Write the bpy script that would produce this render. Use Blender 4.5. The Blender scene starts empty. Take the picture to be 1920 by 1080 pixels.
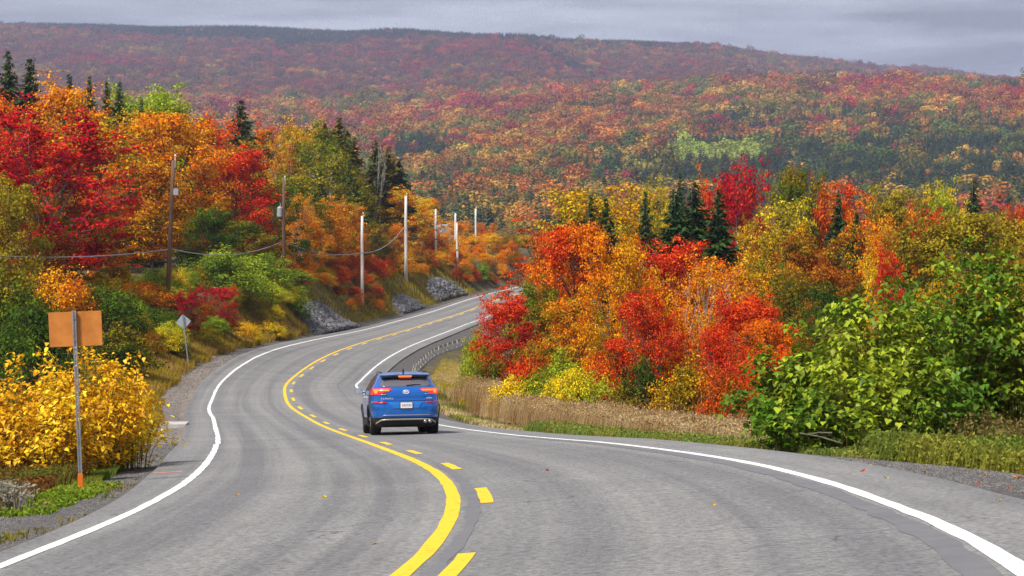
import bpy, math, random
import numpy as np
from mathutils import Vector, Matrix

# ------------------------------------------------------------------ camera, sky, sun, exposure
SC = bpy.context.scene
COL = SC.collection
R = math.radians
F = 4342.0          # focal length in photo pixels (1920 wide)
EYE = 1.6
cam_d = bpy.data.cameras.new('camera')
cam_d.sensor_width = 36
cam_d.lens = 36 * F / 1920
cam_d.clip_start = 0.5
cam_d.clip_end = 20000
cam = bpy.data.objects.new('camera', cam_d)
cam.location = (0, 0, EYE)
cam.rotation_euler = (R(90), 0, 0)
COL.objects.link(cam)
SC.camera = cam

SUN_EL, SUN_AZ = R(53), R(226)      # azimuth the light comes from, clockwise from +Y
W = bpy.data.worlds.new('World')
SC.world = W
W.use_nodes = True
wn, wl = W.node_tree.nodes, W.node_tree.links
wn.clear()


def node(tree, typ, **kw):
    n = tree.nodes.new(typ)
    for k, v in kw.items():
        if k.startswith('i_'):
            key = k[2:]
            n.inputs[int(key) if key.isdigit() else key.replace('_', ' ')].default_value = v
        else:
            setattr(n, k, v)
    return n


wt = W.node_tree
sky = node(wt, 'ShaderNodeTexSky', sky_type='NISHITA', sun_disc=False, sun_elevation=SUN_EL, sun_rotation=SUN_AZ)
skyb = node(wt, 'ShaderNodeMix', data_type='RGBA', blend_type='MULTIPLY')
skyb.inputs[0].default_value = 1
skyb.inputs[7].default_value = (0.05, 0.05, 0.05, 1)
wl.new(sky.outputs[0], skyb.inputs[6])
geo = node(wt, 'ShaderNodeNewGeometry')
sep = node(wt, 'ShaderNodeSeparateXYZ')
tc = node(wt, 'ShaderNodeTexCoord')
wl.new(tc.outputs['Generated'], sep.inputs[0])
zc = node(wt, 'ShaderNodeMath', operation='MAXIMUM', i_1=0.03)
wl.new(sep.outputs[2], zc.inputs[0])
dx = node(wt, 'ShaderNodeMath', operation='DIVIDE')
dy = node(wt, 'ShaderNodeMath', operation='DIVIDE')
wl.new(sep.outputs[0], dx.inputs[0]); wl.new(zc.outputs[0], dx.inputs[1])
wl.new(sep.outputs[1], dy.inputs[0]); wl.new(zc.outputs[0], dy.inputs[1])
cb = node(wt, 'ShaderNodeCombineXYZ')
wl.new(dx.outputs[0], cb.inputs[0]); wl.new(dy.outputs[0], cb.inputs[1])
cn = node(wt, 'ShaderNodeTexNoise', i_Scale=0.75, i_Detail=5.0, i_Roughness=0.5)
wl.new(cb.outputs[0], cn.inputs['Vector'])
cr = node(wt, 'ShaderNodeValToRGB')
cr.color_ramp.elements[0].position = 0.36
cr.color_ramp.elements[0].color = (0.060, 0.061, 0.071, 1)
cr.color_ramp.elements[1].position = 0.6
cr.color_ramp.elements[1].color = (0.158, 0.162, 0.182, 1)
wl.new(cn.outputs[0], cr.inputs[0])
wmix = node(wt, 'ShaderNodeMix', data_type='RGBA')
wmix.inputs[0].default_value = 0.93
wl.new(skyb.outputs[2], wmix.inputs[6]); wl.new(cr.outputs[0], wmix.inputs[7])
bg = node(wt, 'ShaderNodeBackground', i_Strength=1.0)
wl.new(wmix.outputs[2], bg.inputs[0])
wo = node(wt, 'ShaderNodeOutputWorld')
wl.new(bg.outputs[0], wo.inputs[0])

sun_d = bpy.data.lights.new('sun', 'SUN')
sun_d.energy = 1.5
sun_d.angle = R(12)
sun_d.color = (1.0, 0.95, 0.87)
sun = bpy.data.objects.new('sun', sun_d)
sdir = Vector((math.sin(SUN_AZ) * math.cos(SUN_EL), math.cos(SUN_AZ) * math.cos(SUN_EL), math.sin(SUN_EL)))
sun.rotation_euler = sdir.to_track_quat('Z', 'Y').to_euler()
sun.location = (0, 0, 60)
COL.objects.link(sun)

SC.view_settings.view_transform = 'Standard'
SC.view_settings.look = 'None'
SC.view_settings.gamma = 1
SC.view_settings.use_curve_mapping = False
SC.view_settings.exposure = 2.0
SC.cycles.use_denoising = True
SC.cycles.denoising_input_passes = 'RGB_ALBEDO_NORMAL'
SC.cycles.denoising_prefilter = 'FAST'
SC.cycles.max_bounces = 5
SC.cycles.diffuse_bounces = 2
SC.cycles.glossy_bounces = 2
SC.cycles.transmission_bounces = 3
SC.cycles.volume_bounces = 0
SC.cycles.transparent_max_bounces = 4

rng = np.random.default_rng(7)
random.seed(7)

# ------------------------------------------------------------------ helpers


def mesh_np(name, V, polys, mats=(), fattr=None, smooth=False, uv=None, midx=None):
    """mesh from numpy: polys = array (n,k) or list of arrays"""
    if isinstance(polys, np.ndarray):
        polys = [polys]
    polys = [np.asarray(p, dtype=np.int32) for p in polys if len(p)]
    me = bpy.data.meshes.new(name)
    V = np.asarray(V, dtype=np.float32)
    me.vertices.add(len(V))
    me.vertices.foreach_set('co', V.ravel())
    loops = np.concatenate([p.ravel() for p in polys])
    sizes = np.concatenate([np.full(len(p), p.shape[1], dtype=np.int32) for p in polys])
    starts = np.concatenate([[0], np.cumsum(sizes)[:-1]]).astype(np.int32)
    me.loops.add(len(loops))
    me.loops.foreach_set('vertex_index', loops)
    me.polygons.add(len(sizes))
    me.polygons.foreach_set('loop_start', starts)
    me.polygons.foreach_set('loop_total', sizes)
    if midx is not None:
        me.polygons.foreach_set('material_index', np.asarray(midx, dtype=np.int32))
    me.polygons.foreach_set('use_smooth', np.full(len(sizes), smooth, dtype=bool))
    me.update(calc_edges=True)
    if fattr:
        for k, v in fattr.items():
            a = me.attributes.new(k, 'FLOAT', 'FACE')
            a.data.foreach_set('value', np.asarray(v, dtype=np.float32))
    if uv is not None:
        u = me.uv_layers.new(name='UVMap')
        u.data.foreach_set('uv', np.asarray(uv, dtype=np.float32)[loops].ravel())
    for m in mats:
        me.materials.append(m)
    me.validate()
    return me


def obj(name, me, parent=None, loc=None, rot=None, scale=None):
    o = bpy.data.objects.new(name, me)
    COL.objects.link(o)
    if parent is not None:
        o.parent = parent
    if loc is not None:
        o.location = loc
    if rot is not None:
        o.rotation_euler = rot
    if scale is not None:
        o.scale = scale
    return o


def tag(o, label=None, cat=None, group=None, kind=None):
    if label: o['label'] = label
    if cat: o['category'] = cat
    if group: o['group'] = group
    if kind: o['kind'] = kind
    return o


def thing(name, label, cat, loc=(0, 0, 0), rz=0.0, group=None):
    e = obj(name, None, None, loc, (0, 0, rz))
    e.empty_display_size = 0.2
    return tag(e, label, cat, group)


class MB:
    """collects plain shapes, then builds ONE mesh"""

    def __init__(s):
        s.V = []; s.P = {}; s.n = 0

    def add(s, V, polys):
        V = np.asarray(V, float)
        for p in polys:
            s.P.setdefault(len(p), []).append([i + s.n for i in p])
        s.V.append(V); s.n += len(V)

    def box(s, c, size, rot=None):
        h = np.array(size) / 2
        v = np.array([[x, y, z] for x in (-1, 1) for y in (-1, 1) for z in (-1, 1)]) * h
        if rot is not None:
            v = v @ np.array(rot.to_matrix()).T
        s.add(v + np.array(c), [(0, 1, 3, 2), (4, 6, 7, 5), (0, 4, 5, 1), (2, 3, 7, 6), (0, 2, 6, 4), (1, 5, 7, 3)])

    def tube(s, pts, rad, n=8, cap=True):
        pts = np.asarray(pts, float); m = len(pts)
        rad = np.broadcast_to(rad, (m,))
        T = np.gradient(pts, axis=0)
        T /= np.linalg.norm(T, axis=1)[:, None] + 1e-9
        up = np.array([0, 0, 1.]) if abs(T[:, 2]).mean() < .8 else np.array([1., 0, 0])
        A = np.cross(T, up); A /= np.linalg.norm(A, axis=1)[:, None] + 1e-9
        B = np.cross(T, A)
        a = np.linspace(0, 2 * np.pi, n, endpoint=False)
        V = (pts[:, None] + rad[:, None, None] * (np.cos(a)[None, :, None] * A[:, None] + np.sin(a)[None, :, None] * B[:, None])).reshape(-1, 3)
        P = [(i * n + j, i * n + (j + 1) % n, (i + 1) * n + (j + 1) % n, (i + 1) * n + j) for i in range(m - 1) for j in range(n)]
        if cap:
            P += [tuple(range(n))[::-1], tuple((m - 1) * n + j for j in range(n))]
        s.add(V, P)

    def mesh(s, name, mat, smooth=False):
        return mesh_np(name, np.concatenate(s.V), [np.array(v) for v in s.P.values()], [mat] if mat else [], smooth=smooth)

    def build(s, name, mat, parent=None, smooth=False, **kw):
        return obj(name, s.mesh(name, mat, smooth), parent, **kw)


# ------------------------------------------------------------------ materials
def pmat(name, col, rough=0.8, metal=0.0, spec=0.3, emit=None, es=0.0, coat=0.0):
    m = bpy.data.materials.new(name); m.use_nodes = True
    b = m.node_tree.nodes['Principled BSDF']
    b.inputs['Base Color'].default_value = (*col, 1)
    b.inputs['Roughness'].default_value = rough
    b.inputs['Metallic'].default_value = metal
    b.inputs['Specular IOR Level'].default_value = spec
    b.inputs['Coat Weight'].default_value = coat
    if emit:
        b.inputs['Emission Color'].default_value = (*emit, 1)
        b.inputs['Emission Strength'].default_value = es
    return m


def noisy(name, c1, c2, scale, rough=0.9, detail=4, bump=0.0, bscale=None, spec=0.2, stretch=None, lo=.35, hi=.65, metal=0.0):
    m = pmat(name, c1, rough, metal, spec)
    t = m.node_tree; b = t.nodes['Principled BSDF']
    co = node(t, 'ShaderNodeTexCoord')
    vec = co.outputs['Object']
    if stretch:
        mp = node(t, 'ShaderNodeMapping'); mp.inputs['Scale'].default_value = stretch
        t.links.new(vec, mp.inputs[0]); vec = mp.outputs[0]
    n = node(t, 'ShaderNodeTexNoise', i_Scale=scale, i_Detail=detail, i_Roughness=0.6)
    t.links.new(vec, n.inputs['Vector'])
    r = node(t, 'ShaderNodeValToRGB')
    r.color_ramp.elements[0].position = lo; r.color_ramp.elements[0].color = (*c1, 1)
    r.color_ramp.elements[1].position = hi; r.color_ramp.elements[1].color = (*c2, 1)
    t.links.new(n.outputs[0], r.inputs[0]); t.links.new(r.outputs[0], b.inputs['Base Color'])
    if bump:
        n2 = node(t, 'ShaderNodeTexNoise', i_Scale=bscale or scale * 3, i_Detail=3.0)
        t.links.new(vec, n2.inputs['Vector'])
        bp = node(t, 'ShaderNodeBump', i_Strength=bump, i_Distance=0.05)
        t.links.new(n2.outputs[0], bp.inputs['Height']); t.links.new(bp.outputs[0], b.inputs['Normal'])
    return m


def leaf_mat(name, trans=0.35, gloss=0.06, inst=False, var=0.5, mixlo=.42, mixhi=.62):
    """leaf colour comes from the object (its colour and its second colour), varied per leaf and per clump"""
    m = bpy.data.materials.new(name); m.use_nodes = True
    t = m.node_tree; t.nodes.clear(); L = t.links.new
    oi = node(t, 'ShaderNodeObjectInfo')
    base = oi.outputs['Color']
    if inst:
        ia = node(t, 'ShaderNodeAttribute', attribute_type='INSTANCER', attribute_name='col')
        ad = node(t, 'ShaderNodeMix', data_type='RGBA', blend_type='ADD'); ad.inputs[0].default_value = 1
        L(oi.outputs['Color'], ad.inputs[6]); L(ia.outputs['Color'], ad.inputs[7])
        base = ad.outputs[2]
        rn = node(t, 'ShaderNodeAttribute', attribute_name='rnd')
    else:
        c2 = node(t, 'ShaderNodeAttribute', attribute_type='OBJECT', attribute_name='leaf_second')
        rn = node(t, 'ShaderNodeAttribute', attribute_name='rnd')
        cl = node(t, 'ShaderNodeAttribute', attribute_name='clump')
        tcx = node(t, 'ShaderNodeTexCoord')
        nz = node(t, 'ShaderNodeTexNoise', i_Scale=0.45, i_Detail=2.0)
        ra = node(t, 'ShaderNodeVectorMath', operation='ADD')
        cr3 = node(t, 'ShaderNodeCombineXYZ')
        mu = node(t, 'ShaderNodeMath', operation='MULTIPLY', i_1=91.0)
        L(oi.outputs['Random'], mu.inputs[0]); L(mu.outputs[0], cr3.inputs[0])
        pos = node(t, 'ShaderNodeNewGeometry')
        L(pos.outputs['Position'], ra.inputs[0]); L(cr3.outputs[0], ra.inputs[1])
        L(ra.outputs[0], nz.inputs['Vector'])
        s1 = node(t, 'ShaderNodeMath', operation='MULTIPLY_ADD', i_1=0.22, i_2=-0.11)
        L(cl.outputs['Fac'], s1.inputs[0])
        s2 = node(t, 'ShaderNodeMath', operation='ADD'); L(nz.outputs[0], s2.inputs[0]); L(s1.outputs[0], s2.inputs[1])
        s3 = node(t, 'ShaderNodeMath', operation='MULTIPLY_ADD', i_1=0.14, i_2=-0.07); L(rn.outputs['Fac'], s3.inputs[0])
        s4 = node(t, 'ShaderNodeMath', operation='ADD'); L(s2.outputs[0], s4.inputs[0]); L(s3.outputs[0], s4.inputs[1])
        mr = node(t, 'ShaderNodeMapRange', i_1=mixlo, i_2=mixhi); L(s4.outputs[0], mr.inputs[0])
        mx = node(t, 'ShaderNodeMix', data_type='RGBA')
        L(mr.outputs[0], mx.inputs[0]); L(oi.outputs['Color'], mx.inputs[6]); L(c2.outputs['Color'], mx.inputs[7])
        base = mx.outputs[2]
    hs = node(t, 'ShaderNodeHueSaturation', i_Saturation=1.0)
    hm = node(t, 'ShaderNodeMapRange', i_3=0.485, i_4=0.515); L(rn.outputs['Fac'], hm.inputs[0]); L(hm.outputs[0], hs.inputs['Hue'])
    vm = node(t, 'ShaderNodeMapRange', i_3=1 - var, i_4=1 + var * .6); L(rn.outputs['Fac'], vm.inputs[0]); L(vm.outputs[0], hs.inputs['Value'])
    L(base, hs.inputs['Color'])
    d = node(t, 'ShaderNodeBsdfDiffuse'); tr = node(t, 'ShaderNodeBsdfTranslucent')
    L(hs.outputs[0], d.inputs[0]); L(hs.outputs[0], tr.inputs[0])
    ms = node(t, 'ShaderNodeMixShader', i_0=trans); L(d.outputs[0], ms.inputs[1]); L(tr.outputs[0], ms.inputs[2])
    out = node(t, 'ShaderNodeOutputMaterial')
    if gloss:
        g = node(t, 'ShaderNodeBsdfGlossy', i_Roughness=0.42); g.inputs[0].default_value = (1, 1, 1, 1)
        fr = node(t, 'ShaderNodeMixShader', i_0=gloss); L(ms.outputs[0], fr.inputs[1]); L(g.outputs[0], fr.inputs[2])
        L(fr.outputs[0], out.inputs[0])
    else:
        L(ms.outputs[0], out.inputs[0])
    return m


M = {}
M['leaf'] = leaf_mat('leaf', trans=.27, gloss=0.0, var=.6)
M['needle'] = leaf_mat('needle', trans=0.15, gloss=0.0)
M['bigleaf'] = leaf_mat('bigleaf', trans=.3, gloss=0.012, mixlo=.42, mixhi=.66, var=.45)
M['grass'] = leaf_mat('grass', trans=0.3, gloss=0.0, mixlo=.4, mixhi=.6)
M['farleaf'] = leaf_mat('farleaf', trans=0.2, gloss=0, inst=True, var=.45)
M['bark'] = noisy('bark', (0.10, 0.08, 0.065), (0.22, 0.19, 0.16), 6, stretch=(1, 1, .2))
M['palebark'] = noisy('palebark', (0.30, 0.27, 0.24), (0.62, 0.58, 0.53), 5, stretch=(1, 1, .3))
M['polewood'] = noisy('polewood', (0.10, 0.055, 0.035), (0.20, 0.12, 0.08), 4, stretch=(3, 3, .15))
M['polepale'] = noisy('polepale', (0.55, 0.52, 0.48), (0.78, 0.75, 0.70), 3, stretch=(3, 3, .2))
M['galv'] = noisy('galvanised', (0.30, 0.32, 0.35), (0.45, 0.47, 0.50), 9, rough=.45, metal=.6)
M['signback'] = noisy('signback', (0.36, 0.40, 0.43), (0.48, 0.52, 0.55), 5, rough=.6, metal=.2)
M['orangeboard'] = noisy('orangeboard', (0.44, 0.14, 0.022), (0.66, 0.24, 0.045), 2.5, rough=.55, detail=6, spec=.35, lo=.3, hi=.6)
M['rock'] = noisy('rock', (0.04, 0.04, 0.045), (0.26, 0.255, 0.26), 3.2, detail=6, lo=.3, hi=.7)
M['concrete'] = noisy('concrete', (0.36, 0.34, 0.32), (0.5, 0.48, 0.46), 5)
M['wire'] = pmat('wire', (0.32, 0.32, 0.34), .5)
M['black'] = pmat('blackplastic', (0.012, 0.012, 0.013), .55)
M['greymetal'] = pmat('greymetal', (0.42, 0.44, 0.46), .45, .3)

# ------------------------------------------------------------------ the road's line (plan curve, height, crossfall)
KN = np.linspace(8, 290, 26)
KC = np.array([-1.4542, -1.1387, -0.4539, -0.041, -0.146, -0.0814, 0.0383, -0.1945, 0.3771, 0.0853, 0.5536, 0.1537, 0.2006, 0.2586, 0.1824,
               0.234, 0.0628, -0.0887, -0.0349, 0.0601, 0.1578, 0.1451, 0.2262, 0.3179, 0.4081, 0.498]) / 100
KG = np.array([-2.4476, -3.2505, -4.6542, -4.9861, -4.6825, -4.1693, -3.4635, -2.4274, -1.0263, -0.0167, 0.2497, 1.166, 1.7301, 1.6973, 1.6297,
               1.6432, 1.6371, 1.7227, 1.8716, 1.9956, 2.0361, 2.8605, 4.4005, 5.8, 6.0, 6.0]) / 100
KB = np.array([9.8656, 6.0754, 5.6031, 5.0735, 3.1196, 1.6774, 0.5601, 0.3893, 4.0182, 4.8515, -1.839, -10.0952, -13.5347, -13.0573,
               -10.5852, -8.1536, -5.9221, -4.1643, -3.1063, -2.8969, -2.8158, -3.017, -2.3571, -1.5907, -0.8446, -0.1376]) / 100
DS = 0.5
S = np.arange(8, 470, DS)
kap = np.interp(S, KN, KC); kap[S > 290] = 0.0005
gr = np.interp(S, KN, KG); gr[S > 400] = 0.02
RB = np.interp(S, KN, KB)
HD = 0.1566 + np.concatenate([[0], np.cumsum((kap[1:] + kap[:-1]) / 2 * DS)])
RX = -1.3783 + np.concatenate([[0], np.cumsum(np.sin(HD)[:-1] * DS)])
RY = 8 + np.concatenate([[0], np.cumsum(np.cos(HD)[:-1] * DS)])
RZ = EYE - 1.6631 + np.concatenate([[0], np.cumsum((gr[1:] + gr[:-1]) / 2 * DS)])
# run straight on behind the camera
n0 = 120
back = np.arange(n0, 0, -1) * DS
S = np.concatenate([8 - back, S])
RX = np.concatenate([RX[0] - np.sin(HD[0]) * back, RX]); RY = np.concatenate([RY[0] - np.cos(HD[0]) * back, RY])
RZ = np.concatenate([RZ[0] + 0.024 * back, RZ]); RB = np.concatenate([np.full(n0, RB[0]), RB]); HD = np.concatenate([np.full(n0, HD[0]), HD])


def road(s, o, dz=0.0):
    """points on the road surface at distance s along it, o metres right of the centre"""
    s = np.asarray(s, float); o = np.broadcast_to(np.asarray(o, float), s.shape)
    x, y, z, h, b = (np.interp(s, S, a) for a in (RX, RY, RZ, HD, RB))
    return np.stack([x + np.cos(h) * o, y - np.sin(h) * o, z + b * o + dz], -1)


def smooth(a, b, x):
    t = np.clip((np.asarray(x, float) - a) / (b - a), 0, 1)
    return t * t * (3 - 2 * t)


# ------------------------------------------------------------------ hills
HPX = np.array([-900, 0, 400, 700, 960, 1130, 1300, 1500, 1700, 1920, 2800], float)
HTAB = [
    (450, [535] * 11),
    (600, [492] * 11),
    (700, [456] * 11),
    (1000, [385, 385, 385, 385, 385, 383, 380, 378, 375, 372, 365]),
    (1500, [300, 300, 300, 295, 285, 280, 275, 270, 266, 262, 255]),
    (2200, [232, 232, 232, 228, 202, 190, 180, 174, 170, 168, 160]),
    (2500, [215, 214, 212, 205, 190, 182, 182, 184, 186, 186, 180]),
    (3200, [140, 140, 142, 142, 132, 156, 146, 168, 178, 182, 182]),
    (4000, [68, 68, 72, 78, 92, 106, 104, 134, 156, 172, 178]),
    (4500, [55, 55, 60, 70, 88, 88, 91, 117, 144, 166, 176]),
    (4900, [60, 60, 65, 76, 92, 88, 90, 115, 138, 162, 172]),
    (5600, [115, 115, 118, 125, 135, 130, 130, 135, 145, 160, 170]),
    (6600, [160, 160, 150, 140, 130, 122, 118, 119, 133, 147, 165]),
    (7400, [220] * 11),
]
HZ = np.array([r[0] for r in HTAB], float)
HP = np.array([r[1] for r in HTAB], float)


def vnoise(x, y, seed=0):
    """cheap smooth value noise, about -1..1"""
    xi = np.floor(x).astype(int); yi = np.floor(y).astype(int)
    fx = x - xi; fy = y - yi
    fx = fx * fx * (3 - 2 * fx); fy = fy * fy * (3 - 2 * fy)

    def h(a, b):
        n = (a * 374761393 + b * 668265263 + seed * 974711) & 0x7fffffff
        n = ((n ^ (n >> 13)) * 1274126177) & 0x7fffffff
        return ((n ^ (n >> 16)) & 0xffff) / 32767.5 - 1
    return (h(xi, yi) * (1 - fx) + h(xi + 1, yi) * fx) * (1 - fy) + (h(xi, yi + 1) * (1 - fx) + h(xi + 1, yi + 1) * fx) * fy


def hill(x, y):
    x = np.asarray(x, float); y = np.asarray(y, float)
    yy = np.clip(y, 300, 7400)
    px = np.clip(960 + F * x / yy, -900, 2800)
    iz = np.clip(np.searchsorted(HZ, yy) - 1, 0, len(HZ) - 2)
    ip = np.clip(np.searchsorted(HPX, px) - 1, 0, len(HPX) - 2)
    tz = np.clip((yy - HZ[iz]) / (HZ[iz + 1] - HZ[iz]), -.5, 1)
    tp = (px - HPX[ip]) / (HPX[ip + 1] - HPX[ip]); tp = tp * tp * (3 - 2 * tp)
    def zz(k):
        pyv = HP[k, ip] * (1 - tp) + HP[k, ip + 1] * tp
        return (540 - pyv) * HZ[k] / F
    z = zz(iz) * (1 - tz) + zz(iz + 1) * tz + EYE
    a = np.clip((yy - 500) / 2500, 0, 1)
    z = z + a * ((5 + 24 * smooth(2700, 3300, yy)) * vnoise(x / 480, y / 700, 3) + (4 + 4 * smooth(2700, 3300, yy)) * vnoise(x / 170, y / 230, 5)) * np.clip((7400 - yy) / 2000, 0, 1) * (1 - .6 * smooth(3900, 4400, yy))
    return z


YB = np.array([-60, 40, 60, 90, 115, 135, 150, 190, 215, 245, 300, 400, 470], float)
LB = np.array([-.2, -.15, 0, .5, 1.0, 2.2, 3.4, 4.2, 4.6, 4.0, 3.5, 3, 3])
RD = np.array([.2, .25, .3, .5, .8, 1.0, 1.3, 2.2, 2.8, 3.5, 5, 8, 8])


def EL(y):
    """half width of the asphalt left of the centre"""
    return np.interp(y, [-60, 15, 20, 27, 36, 50], [3.85, 3.85, 3.9, 4.05, 4.3, 4.5])


def ground(x, y):
    x = np.asarray(x, float); y = np.asarray(y, float)
    yc = np.clip(y, RY[0], RY[-1])
    xr = np.interp(yc, RY, RX); zr = np.interp(yc, RY, RZ); bk = np.interp(yc, RY, RB)
    o = x - xr
    z = zr + bk * np.clip(o, -4.7, 4.7)
    el = EL(y); oe = np.where(o < 0, o * 4.5 / el, o)
    dl = np.maximum(-o - el, 0); dr = np.maximum(o - 4.5, 0)
    z = z - 0.07 * smooth(4.3, 4.6, np.abs(oe)) - .06 * np.minimum(dl, 2) - 0.04 * np.minimum(dr, 2.5)
    z = z - 0.03 - 0.12 * (np.abs(oe) < 4.25)
    z = z + np.interp(y, YB, LB) * smooth(1.3, 6.0, dl) + 0.06 * np.clip(dl - 7, 0, 60) * smooth(60, 130, y)
    z = z - np.interp(y, YB, RD) * smooth(1.5, 10, dr) - .012 * np.clip(dr - 10, 0, 100)
    z = z + 0.12 * vnoise(x / 3.1, y / 3.1, 9) * smooth(1.5, 4, np.maximum(dl, dr))
    w = smooth(340, 470, y)
    return z * (1 - w) + hill(x, y) * w


def G(px, Z):
    x = (px - 960) * Z / F
    return Vector((x, Z, float(ground(x, Z))))


def P(px, py, Z):
    return Vector(((px - 960) * Z / F, Z, EYE + (540 - py) * Z / F))


# ------------------------------------------------------------------ ground sheet, road, shoulders
def road_coord_nodes(t):
    uvn = node(t, 'ShaderNodeUVMap'); uvn.uv_map = 'UVMap'
    return uvn.outputs[0]


def asphalt():
    m = pmat('asphalt', (.2, .2, .2), .66, spec=.45)
    t = m.node_tree; b = t.nodes['Principled BSDF']; L = t.links.new
    uv = road_coord_nodes(t)
    tc = node(t, 'ShaderNodeTexCoord')
    sp = node(t, 'ShaderNodeSeparateXYZ'); L(uv, sp.inputs[0])
    # lengthwise streaks: noise stretched along the road
    mp = node(t, 'ShaderNodeMapping'); mp.inputs['Scale'].default_value = (0.012, 1.9, 1); L(uv, mp.inputs[0])
    n1 = node(t, 'ShaderNodeTexNoise', i_Scale=1.0, i_Detail=5.0, i_Roughness=.62); L(mp.outputs[0], n1.inputs['Vector'])
    n2 = node(t, 'ShaderNodeTexNoise', i_Scale=0.35, i_Detail=5.0); L(tc.outputs['Object'], n2.inputs['Vector'])
    n3 = node(t, 'ShaderNodeTexNoise', i_Scale=17.0, i_Detail=4.0, i_Roughness=.8); L(tc.outputs['Object'], n3.inputs['Vector'])
    # wheel tracks: cos of across-road coordinate (period 1.75 m)
    wv = node(t, 'ShaderNodeMath', operation='MULTIPLY', i_1=2 * math.pi / 1.75); L(sp.outputs[1], wv.inputs[0])
    cs = node(t, 'ShaderNodeMath', operation='COSINE'); L(wv.outputs[0], cs.inputs[0])
    a1 = node(t, 'ShaderNodeMath', operation='MULTIPLY_ADD', i_1=0.05, i_2=0.0); L(cs.outputs[0], a1.inputs[0])
    s1 = node(t, 'ShaderNodeMath', operation='ADD'); L(a1.outputs[0], s1.inputs[0]); L(n1.outputs[0], s1.inputs[1])
    r1 = node(t, 'ShaderNodeValToRGB')
    r1.color_ramp.elements[0].position = .36; r1.color_ramp.elements[0].color = (.148, .146, .147, 1)
    r1.color_ramp.elements[1].position = .62; r1.color_ramp.elements[1].color = (.225, .22, .211, 1)
    L(s1.outputs[0], r1.inputs[0])
    r2 = node(t, 'ShaderNodeMapRange', i_1=.3, i_2=.7, i_3=.88, i_4=1.1); L(n2.outputs[0], r2.inputs[0])
    r3 = node(t, 'ShaderNodeMapRange', i_1=.36, i_2=.64, i_3=.58, i_4=1.42); L(n3.outputs[0], r3.inputs[0])
    mm = node(t, 'ShaderNodeMath', operation='MULTIPLY'); L(r2.outputs[0], mm.inputs[0]); L(r3.outputs[0], mm.inputs[1])
    mx = node(t, 'ShaderNodeVectorMath', operation='SCALE'); L(r1.outputs[0], mx.inputs[0]); L(mm.outputs[0], mx.inputs['Scale'])
    # cracks
    vo = node(t, 'ShaderNodeTexVoronoi', feature='DISTANCE_TO_EDGE', i_Scale=0.22)
    wp = node(t, 'ShaderNodeTexNoise', i_Scale=1.3, i_Detail=4.0); L(tc.outputs['Object'], wp.inputs['Vector'])
    wa = node(t, 'ShaderNodeMix', data_type='RGBA', blend_type='ADD'); wa.inputs[0].default_value = 1.2
    L(tc.outputs['Object'], wa.inputs[6]); L(wp.outputs['Color'], wa.inputs[7]); L(wa.outputs[2], vo.inputs['Vector'])
    ck = node(t, 'ShaderNodeMapRange', i_1=0.0, i_2=0.006, i_3=.45, i_4=1.0); L(vo.outputs[0], ck.inputs[0])
    gate = node(t, 'ShaderNodeMapRange', i_1=.5, i_2=.6, i_3=0, i_4=1); L(n2.outputs[0], gate.inputs[0])
    cm = node(t, 'ShaderNodeMix', data_type='FLOAT'); L(gate.outputs[0], cm.inputs[0]); cm.inputs[2].default_value = 1.0; L(ck.outputs[0], cm.inputs[3])
    fx = node(t, 'ShaderNodeVectorMath', operation='SCALE'); L(mx.outputs[0], fx.inputs[0]); L(cm.outputs[0], fx.inputs['Scale'])
    L(fx.outputs[0], b.inputs['Base Color'])
    bp = node(t, 'ShaderNodeBump', i_Strength=1.0, i_Distance=.015); L(n3.outputs[0], bp.inputs['Height']); L(bp.outputs[0], b.inputs['Normal'])
    return m


def strip(name, s0, s1, o0, o1, dz, mat, parent=None, step=1.0, cols=2, wob=0.0, seed=0):
    s = np.arange(s0, s1 + 1e-6, step)
    if len(s) < 2:
        s = np.array([s0, s1])
    o0 = o0(s) if callable(o0) else np.full(len(s), o0)
    V = []; UV = []
    for j in range(cols):
        o = o0 + (o1 - o0) * j / (cols - 1)
        w = wob * vnoise(s * 1.7, s * 0 + j * 7.3 + seed, 4) if wob and j in (0, cols - 1) else 0
        V.append(road(s, o + w, dz)); UV.append(np.stack([s, o], -1))
    V = np.stack(V, 1).reshape(-1, 3); UV = np.stack(UV, 1).reshape(-1, 2)
    n = len(s)
    i = (np.arange(n - 1)[:, None] * cols + np.arange(cols - 1)[None]).ravel()
    q = np.stack([i, i + 1, i + cols + 1, i + cols], 1)
    return obj(name, mesh_np(name, V, q, [mat], uv=UV, smooth=True), parent)


M['asphalt'] = asphalt()
M['ground'] = noisy('ground', (0.055, 0.06, 0.022), (0.14, 0.105, 0.05), 0.7, detail=6)
M['gravel'] = noisy('gravel', (0.045, 0.043, 0.042), (0.16, 0.15, 0.143), 9, detail=5, bump=.9, bscale=16, lo=.3, hi=.7)
M['dirt'] = noisy('dirt', (0.13, 0.105, 0.088), (0.27, 0.225, 0.19), 2.6, detail=6, bump=.5, bscale=12)
M['white'] = noisy('whitepaint', (0.42, 0.42, 0.42), (0.75, 0.75, 0.74), 14, rough=.6, detail=8, lo=.3, hi=.43)
M['yellow'] = noisy('yellowpaint', (0.45, 0.27, 0.02), (0.84, 0.52, 0.02), 14, rough=.6, detail=8, lo=.3, hi=.43)
M['seal'] = noisy('sealant', (0.145, 0.144, 0.15), (0.172, 0.17, 0.176), 3, rough=.6)

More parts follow.
